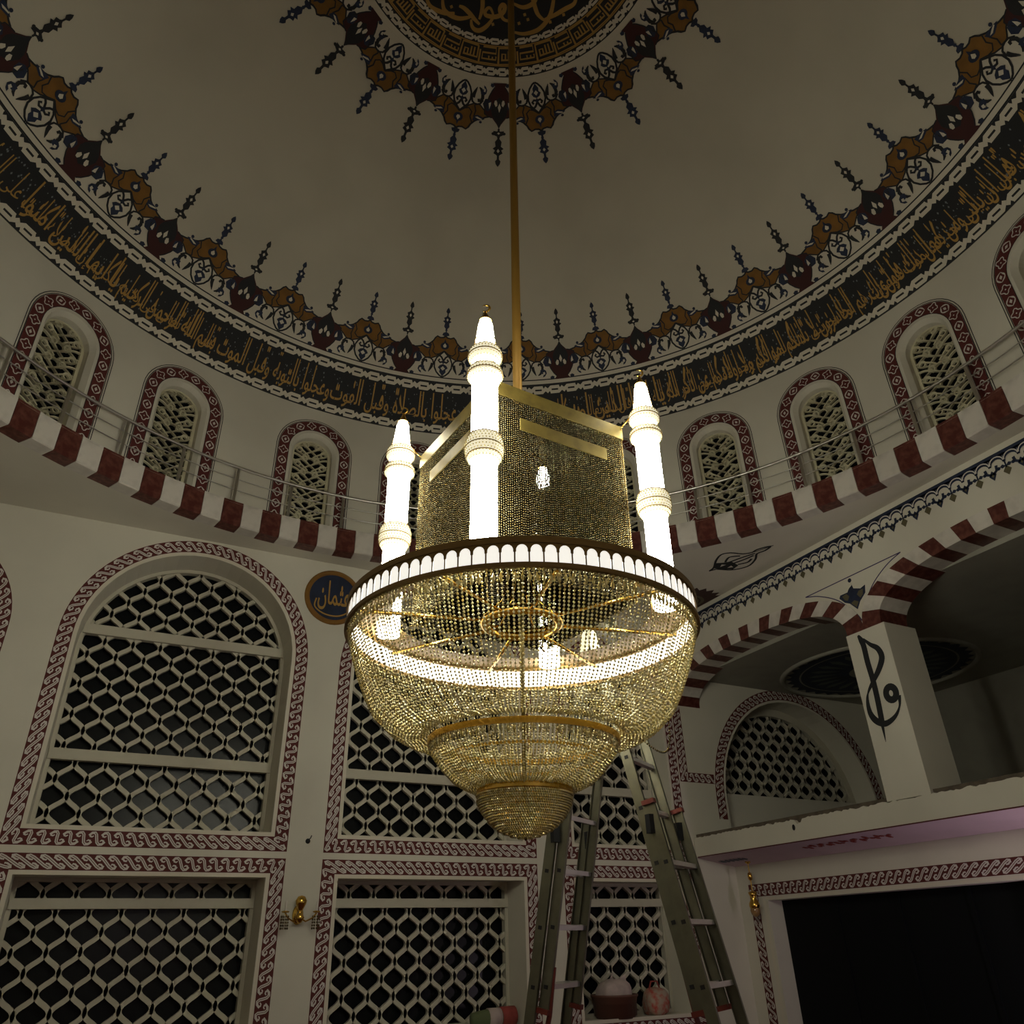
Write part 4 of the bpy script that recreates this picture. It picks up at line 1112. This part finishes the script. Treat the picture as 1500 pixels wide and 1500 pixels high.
# bead-curtained cube
SIDE = 1.02; hs = SIDE / 2; ZT = 4.68; CZ0 = 3.385
tn = atan2(-.72, -.157) + .02          # direction of the near corner
th = tn - radians(45)
def cu(x, y): return (x * cos(th) - y * sin(th), CY - .02 + x * sin(th) + y * cos(th))
band_h = .10
corners = [(hs, hs), (-hs, hs), (-hs, -hs), (hs, -hs)]
tb = MB()
for i in range(4):
    a, b = corners[i], corners[(i + 1) % 4]
    pa, pb_ = cu(*a), cu(*b); tb.bar((pa[0], pa[1], Z(ZT) - band_h / 2), (pb_[0], pb_[1], Z(ZT) - band_h / 2), .014, band_h)
cm(tb, 'gold_cornice', GOLDM)
rf = MB()
for i in range(4):
    a, b = corners[i], (0, 0); pa = cu(*a); rf.bar((pa[0], pa[1], Z(ZT) - .02), (0, CY, Z(ZT) - .02), .03, .02)
cm(rf, 'roof_frame', BRONZE)
for i in range(4):
    pa = cu(*corners[i]); cm(MB().bar((pa[0] * .985, pa[1] * .985, Z(CZ0)), (pa[0] * .985, pa[1] * .985, Z(ZT) - .01), .012, .012), 'corner_post', BRONZE)
for i in range(4):          # a short gilt band on each face
    a, b = corners[i], corners[(i + 1) % 4]
    f0, f1 = .20, .84
    p = [a[k] + (b[k] - a[k]) * f0 for k in (0, 1)]; r = [a[k] + (b[k] - a[k]) * f1 for k in (0, 1)]
    out = 1.022; p = cu(p[0] * out, p[1] * out); r = cu(r[0] * out, r[1] * out)
    cm(MB().bar((p[0], p[1], Z(ZT) - .275), (r[0], r[1], Z(ZT) - .275), .008, .085), 'gilt_band', GOLDM)
pts = []
for i in range(4):
    a, b = corners[i], corners[(i + 1) % 4]
    for layer in range(3):
        for k in range(68):
            f = (k + .5 + .5 * (layer % 2)) / 68.5; sc_ = 1 - .035 * layer; x, y = (a[0] + (b[0] - a[0]) * f) * sc_, (a[1] + (b[1] - a[1]) * f) * sc_; x, y = cu(x, y)
            j = rng.uniform(0, .016); z = ZT - band_h - j
            while z > CZ0 + .005: pts.append((x + rng.uniform(-.0012, .0012), y + rng.uniform(-.0012, .0012), Z(z))); z -= .0158
cbeads('cube_curtain', pts, .0074, CRYC)
# deck between ring and cube
dk = MB().lathe([(RG - .03, Z(ZR1) + .012), (.80, Z(ZR1) + .012)], 96, (0, CY, 0)); cm(dk, 'deck', BRONZE)

# minarets
RM = .885
mdir = [tn + k * pi / 2 for k in range(4)]
lit = MB(); 
def minaret(t, lab):
    e = bpy.data.objects.new('minaret', None); C.objects.link(e); e.parent = ch; e.location = (RM * cos(t), CY + RM * sin(t), Z(3.35))
    return e
H = lambda z: z - 3.35
shaft_m = MB().lathe([(.074, 0), (.074, H(3.95)), (.080, H(4.0)), (.078, H(4.09)), (.078, H(4.53)), (.070, H(4.55)), (.074, H(4.60)), (.072, H(4.70))], 28).mesh('lit_shaft', LAMPW, True)
def gal(z0, z1, r, rn):
    n = 10; h = z1 - z0
    pr = [(rn, z0), (rn + (r - rn) * .55, z0 + h * .16), (r * .985, z0 + h * .36), (r, z0 + h * .55), (r * .97, z0 + h * .8), (r * .86, z1), (rn, z1 + .004)]
    return pr
g_specs = [(3.965, 4.135, .109, .076), (4.545, 4.635, .106, .076), (4.685, 4.785, .103, .070)]
gal_m = [MB().lathe([(r, H(z)) for r, z in gal(*g)], 28).mesh('lit_gallery', LAMPB, True) for g in g_specs]
cone_m = MB().lathe([(.072, H(4.785)), (.064, H(4.83)), (.060, H(4.86)), (.055, H(4.90)), (.044, H(5.0)), (.030, H(5.035)), (.008, H(5.05))], 24).mesh('lit_cap', LAMPW, True)
fin = MB(); fin.lathe([(.001, 0), (.040, 0), (.034, .012), (.014, .06), (.005, .085), (.001, .088)], 14, (0, 0, H(5.03)))
cres = []
for i in range(15):
    t = radians(-230 + 280 * i / 14 + 90); cres.append((.027 * cos(t), 0, H(5.142) + .027 * sin(t)))
fin.tube(cres, [.001 + .0065 * sin(pi * i / 14) for i in range(15)], 6)
fin_m = fin.mesh('crescent_finial', GOLD)
seam_m = MB()
for z, r in ((4.005, .1005), (4.135, .096), (4.06, .111), (4.16, .0795), (4.635, .093), (4.59, .108), (4.66, .076), (4.785, .090), (4.735, .105), (4.83, .066), (4.87, .061)):
    seam_m.tube([(r * cos(2 * pi * i / 28), r * sin(2 * pi * i / 28), H(z)) for i in range(28)], .0036, 5, True)
seam_m = seam_m.mesh('seam_rings', BRONZE)
nb = []
for z0, z1, r, rn in g_specs:
    for row in range(int((z1 - z0) / .02)):
        z = z0 + (row + .6) * .02; f = (z - z0) / (z1 - z0)
        g = gal(z0, z1, r, rn); rr_ = np.interp(z, [q[1] for q in g], [q[0] for q in g]) + .002
        n = int(2 * pi * rr_ / .019)
        nb += [(rr_ * cos(2 * pi * k / n), rr_ * sin(2 * pi * k / n), H(z)) for k in range(n)]
net_m = beads_mesh('bead_net', nb, .0052, CRYS)
for t, lab in zip(mdir, ('near', 'right', 'far', 'left')):
    e = minaret(t, lab)
    for nm, me in (('lit_shaft', shaft_m), ('lit_gallery', gal_m[0]), ('lit_gallery', gal_m[1]), ('lit_gallery', gal_m[2]), ('lit_cap', cone_m), ('crescent_finial', fin_m), ('seam_rings', seam_m)):
        o = put(nm, me, e)
        if nm == 'seam_rings': o['kind'] = 'stuff'
    put('bead_net', net_m, e, kind='stuff')
    ci = min(corners, key=lambda q: (cu(*q)[0] - RM * cos(t)) ** 2 + (cu(*q)[1] - CY - RM * sin(t)) ** 2); pc = cu(*ci)
    cm(MB().tube([(pc[0], pc[1], Z(ZT)), ((RM - .07) * cos(t), CY + (RM - .07) * sin(t), Z(4.80))], .0055, 6), 'tie_rod', GOLD, sm=True)

# ------------------------------------------------------------------ ladder
def wpt(lat, F, z): return Vector((CAM.x, CAM.y, 0)) + er * lat + ef * F + Vector((0, 0, z))
rd = er * .48 + ef * .877; sp = er * .877 - ef * .48
APX = wpt(.385, 5.80, 4.00); LW = .55
lad = empty('step_ladder', (APX.x, APX.y, 0), 'tall aluminium A-frame extension ladder standing behind the chandelier', 'ladder')
def lp_(sg, s, z, off=0.0):    # point on a leg: s along the rung, height z, off = offset outward from the leg plane
    q = APX + sp * (sg * .205 * (4.00 - z) + sg * off) + rd * s; return Vector((q.x - APX.x, q.y - APX.y, z))
for sg in (1, -1):
    up = (sp * sg + Vector((0, 0, .205))).normalized()
    for lo_, (z0, z1, off, ins) in enumerate(((.0, 2.44, .05, 0.0), (1.22, 4.00, -.03, .035))):
        for s in (ins, LW - ins):
            a, b = lp_(sg, s, z0, off), lp_(sg, s, z1, off); rl = MB()
            d = (b - a).normalized(); nx = rd.normalized()
            rl.bar(a, b, .075, .006, nx)                      # web
            for q in (-1, 1):
                sd = d.cross(nx).normalized() * (.0355 * q); rl.bar(a + sd + nx * (.012 if s > LW / 2 else -.012) * -1, b + sd + nx * (.012 if s > LW / 2 else -.012) * -1, .005, .026, nx)
            rl.build('rail', ALU, lad)
            en = b if lo_ == 0 else a
            MB().box((0, 0, 0), (.05, .09, .03)).map(lambda x, y, z: tuple(en + nx * x + d.cross(nx).normalized() * y + d * z)).build('end_cap', REDP, lad)
            if lo_ == 0:
                MB().box((0, 0, 0), (.06, .10, .04)).map(lambda x, y, z: tuple(a + Vector((0, 0, .02)) + nx * x + d.cross(nx).normalized() * y + Vector((0, 0, 1)) * z)).build('foot', BLACK, lad)
        z = .30 + (.0 if lo_ == 0 else .0)
        while z < z1 - .1:
            if z > z0 + .05:
                rg = MB(); rg.bar(lp_(sg, ins, z, off), lp_(sg, LW - ins, z, off), .030, .034, up); rg.mi(1)
                for e0, e1 in ((ins - .006, ins), (LW - ins, LW - ins + .006)): rg.bar(lp_(sg, e0, z, off), lp_(sg, e1, z, off), .024, .028, up)
                rg.build('rung', [ALUR, BLACK], lad)
            z += .352
    for s in (0, LW):
        q = lp_(sg, s, 2.30, .02); MB().box(q, (.05, .05, .12), None).build('bracket', BLACK, lad)
for sg in (1, -1):
    q = lp_(sg, .06, 1.47, -.06); MB().tube([q, q + sp * (.05 * sg) + Vector((0, 0, -.28)), q + sp * (.16 * sg) + Vector((0, 0, -.62))], .017, 6).build('strap', REDP, lad)
MB().bar(lp_(1, 0, 4.00), lp_(1, LW, 4.00), .05, .05).build('hinge', ALU, lad)

# ------------------------------------------------------------------ things on the walls and sills
# round blue medallion
md = empty('wall_medallion', (.26, A_, 6.0), 'round navy medallion with gilt calligraphy and gold rim high on the pier beside the chandelier', 'medallion')
RMd = .41
MB().lathe([(.34, 0), (.345, .025), (.38, .035), (RMd, .02), (RMd, 0)], 48).map(lambda x, y, z: (x, -z, y)).build('gold_rim', OCHRE, md, True)
MB().disc((0, 0), .345, .012, 48).map(lambda x, y, z: (x, -z, y)).build('painted_disc', NAVY, md)
v, f = letters('عثمان', -.22, .24, -.2, .24, .9, .012)
tb_ = MB().add(v, f); tb_.ribbon(smooth([(-.24, -.05), (-.25, -.18), (-.1, -.27), (.1, -.27), (.25, -.16), (.2, -.02)], 5), .02, 0)
tb_.map(lambda x, y, z: (x, -.015, y)).build('gilt_lettering', GILT, md)
# sconce on the pier
sn = empty('wall_sconce', (.20, A_, 1.98), 'gilt wall sconce with two crystal arms on the pier below the medallion', 'sconce'); sn.scale = (1.2, 1.2, 1.2)
MB().lathe([(.001, 0), (.04, 0), (.055, .012), (.045, .03), (.02, .04)], 18).map(lambda x, y, z: (x, -z, y * 1.6)).build('back_plate', GOLD, sn, True)
MB().lathe([(.001, -.08), (.02, -.07), (.045, -.03), (.03, .0), (.014, .02), (.03, .05), (.05, .09), (.055, .12), (.035, .155), (.001, .165)], 14, (0, -.10, 0)).build('stem', GOLD, sn, True)
for sg in (1, -1):
    ar = MB().tube([(0, -.06, -.02), (sg * .06, -.10, -.06), (sg * .12, -.13, -.03), (sg * .15, -.14, .01)], .008, 8).build('arm', GOLD, sn, True)
    MB().lathe([(.001, 0), (.03, .004), (.04, .014), (.02, .02)], 12, (sg * .15, -.14, .01)).build('drip_pan', GOLD, ar, True)
    MB().lathe([(.011, 0), (.011, .07), (.006, .085), (.001, .09)], 8, (sg * .15, -.14, .028)).build('candle_bulb', mat('unlit_bulb_%d' % (sg + 1), (.6, .55, .5), .2), ar, True)
    o = put('crystal_drops', beads_mesh('crystal_drops', [(sg * .15 + .035 * cos(t), -.14 + .035 * sin(t), -.02 - .025 * i) for t in [2 * pi * k / 8 for k in range(8)] for i in range(5)], .007, CRYG, 1.8), sn)
hk = empty('wall_hook', (.238, A_, 2.78), 'small dark hook cap on the pier above the sconce', 'hook')
MB().lathe([(.001, .03), (.018, .028), (.028, .012), (.03, 0)], 12).map(lambda x, y, z: (x, -z, y)).build('cap', BLACK, hk, True)
MB().tube([(0, -.02, .01), (.02, -.04, .03), (.028, -.05, .06)], .006, 6).build('prong', BLACK, hk, True)
# brass lamp under the gallery
hl = empty('hanging_lamp', (6.80, 5.74, 2.632), 'small brass mosque lamp hanging under the gallery before the dark doorway', 'lamp'); hl.scale = (1.3, 1.3, 1.0)
MB().tube([(0, 0, 0), (0, 0, -.42)], .006, 6).build('chain', GOLD, hl)
MB().lathe([(.001, 0), (.035, 0), (.03, -.02), (.01, -.035)], 14).build('canopy', GOLD, hl, True)
MB().lathe([(.008, -.15), (.022, -.16), (.028, -.20), (.022, -.25), (.008, -.26)], 14).build('tube_collar', GOLD, hl, True)
MB().lathe([(.008, -.40), (.05, -.42), (.04, -.46), (.028, -.50), (.055, -.56), (.06, -.60), (.05, -.63)], 16).build('bell', GOLD, hl, True)
MB().lathe([(.045, -.62), (.055, -.66), (.045, -.71), (.02, -.74), (.001, -.745)], 16).build('glass_bowl', mat('amber_glass', (.35, .20, .08), .15), hl, True)
# bundles on the window sills
def blob(c, d, seed, n=16, sq=2.6):
    r_ = random.Random(seed); b = MB(); vs = []; fs = []; m = 10
    ph = [r_.uniform(0, 6.28) for _ in range(6)]
    for i in range(m + 1):
        v = -pi / 2 + pi * i / m
        for j in range(n):
            u = 2 * pi * j / n
            f = lambda t: math.copysign(abs(t) ** (2 / sq), t)
            k = 1 + .06 * sin(3 * u + ph[0] + 2 * v) + .05 * sin(5 * u + ph[1]) * cos(2 * v + ph[2])
            vs.append((c[0] + d[0] / 2 * f(cos(v)) * f(cos(u)) * k, c[1] + d[1] / 2 * f(cos(v)) * f(sin(u)) * k, max(c[2] - d[2] / 2, c[2] + d[2] / 2 * f(sin(v)) * k)))
    for i in range(m):
        for j in range(n): fs.append((i * n + j, i * n + (j + 1) % n, (i + 1) * n + (j + 1) % n, (i + 1) * n + j))
    return b.add(vs, fs)
rl = empty('cloth_roll', (2.86, 6.50, SILL), 'rolled red and green cloth bundle lying on the sill left of the ladder', 'bundle')
b = MB().tube([(-.30, 0, .095), (-.1, 0, .10), (.12, .0, .10)], [.07, .095, .10], 14); b.build('green_roll', GREEN, rl, True)
MB().tube([(.10, 0, .105), (.30, 0, .11)], .108, 14).build('red_end', MUST, rl, True)
MB().tube([(-.08, 0, .102), (.09, 0, .104)], .104, 14).build('pale_wrap', SACK, rl, True)
bu = empty('brown_tub', (4.70, 6.48, SILL), 'brown plastic tub on the sill between the ladder legs', 'tub')
MB().lathe([(.001, 0), (.26, 0), (.31, .24), (.325, .25), (.325, .275), (.30, .275), (.29, .03), (.001, .02)], 24).build('body', BROWN, bu, True)
sk = blob((0, 0, .17), (.50, .42, .36), 3); sk_o = sk.build('white_sack', SACK, None, True, label='crumpled pale sack stuffed into the brown tub', category='sack'); sk_o.location = (4.70, 6.48, SILL + .10)
MB().add([(-.1, .0, .30), (-.02, -.02, .42), (.02, .03, .31), (.12, 0, .30), (.22, .02, .41), (.20, -.03, .28), (.0, .05, .28)], [(0, 1, 2), (3, 4, 5), (2, 1, 6), (0, 6, 1), (5, 4, 6), (3, 6, 4)]).build('knotted_corner', SACK, sk_o)
fb_ = blob((0, 0, .15), (.36, .34, .34), 9).build('flowered_bag', FLOWER, None, True, label='flowered cloth bag on the sill behind the right ladder leg', category='bag'); fb_.location = (5.40, 6.50, SILL)
MB().tube([(-.1, 0, .29), (-.05, 0, .40), (.05, 0, .40), (.1, 0, .29)], .012, 6).build('bag_handle', MUST, fb_, True)
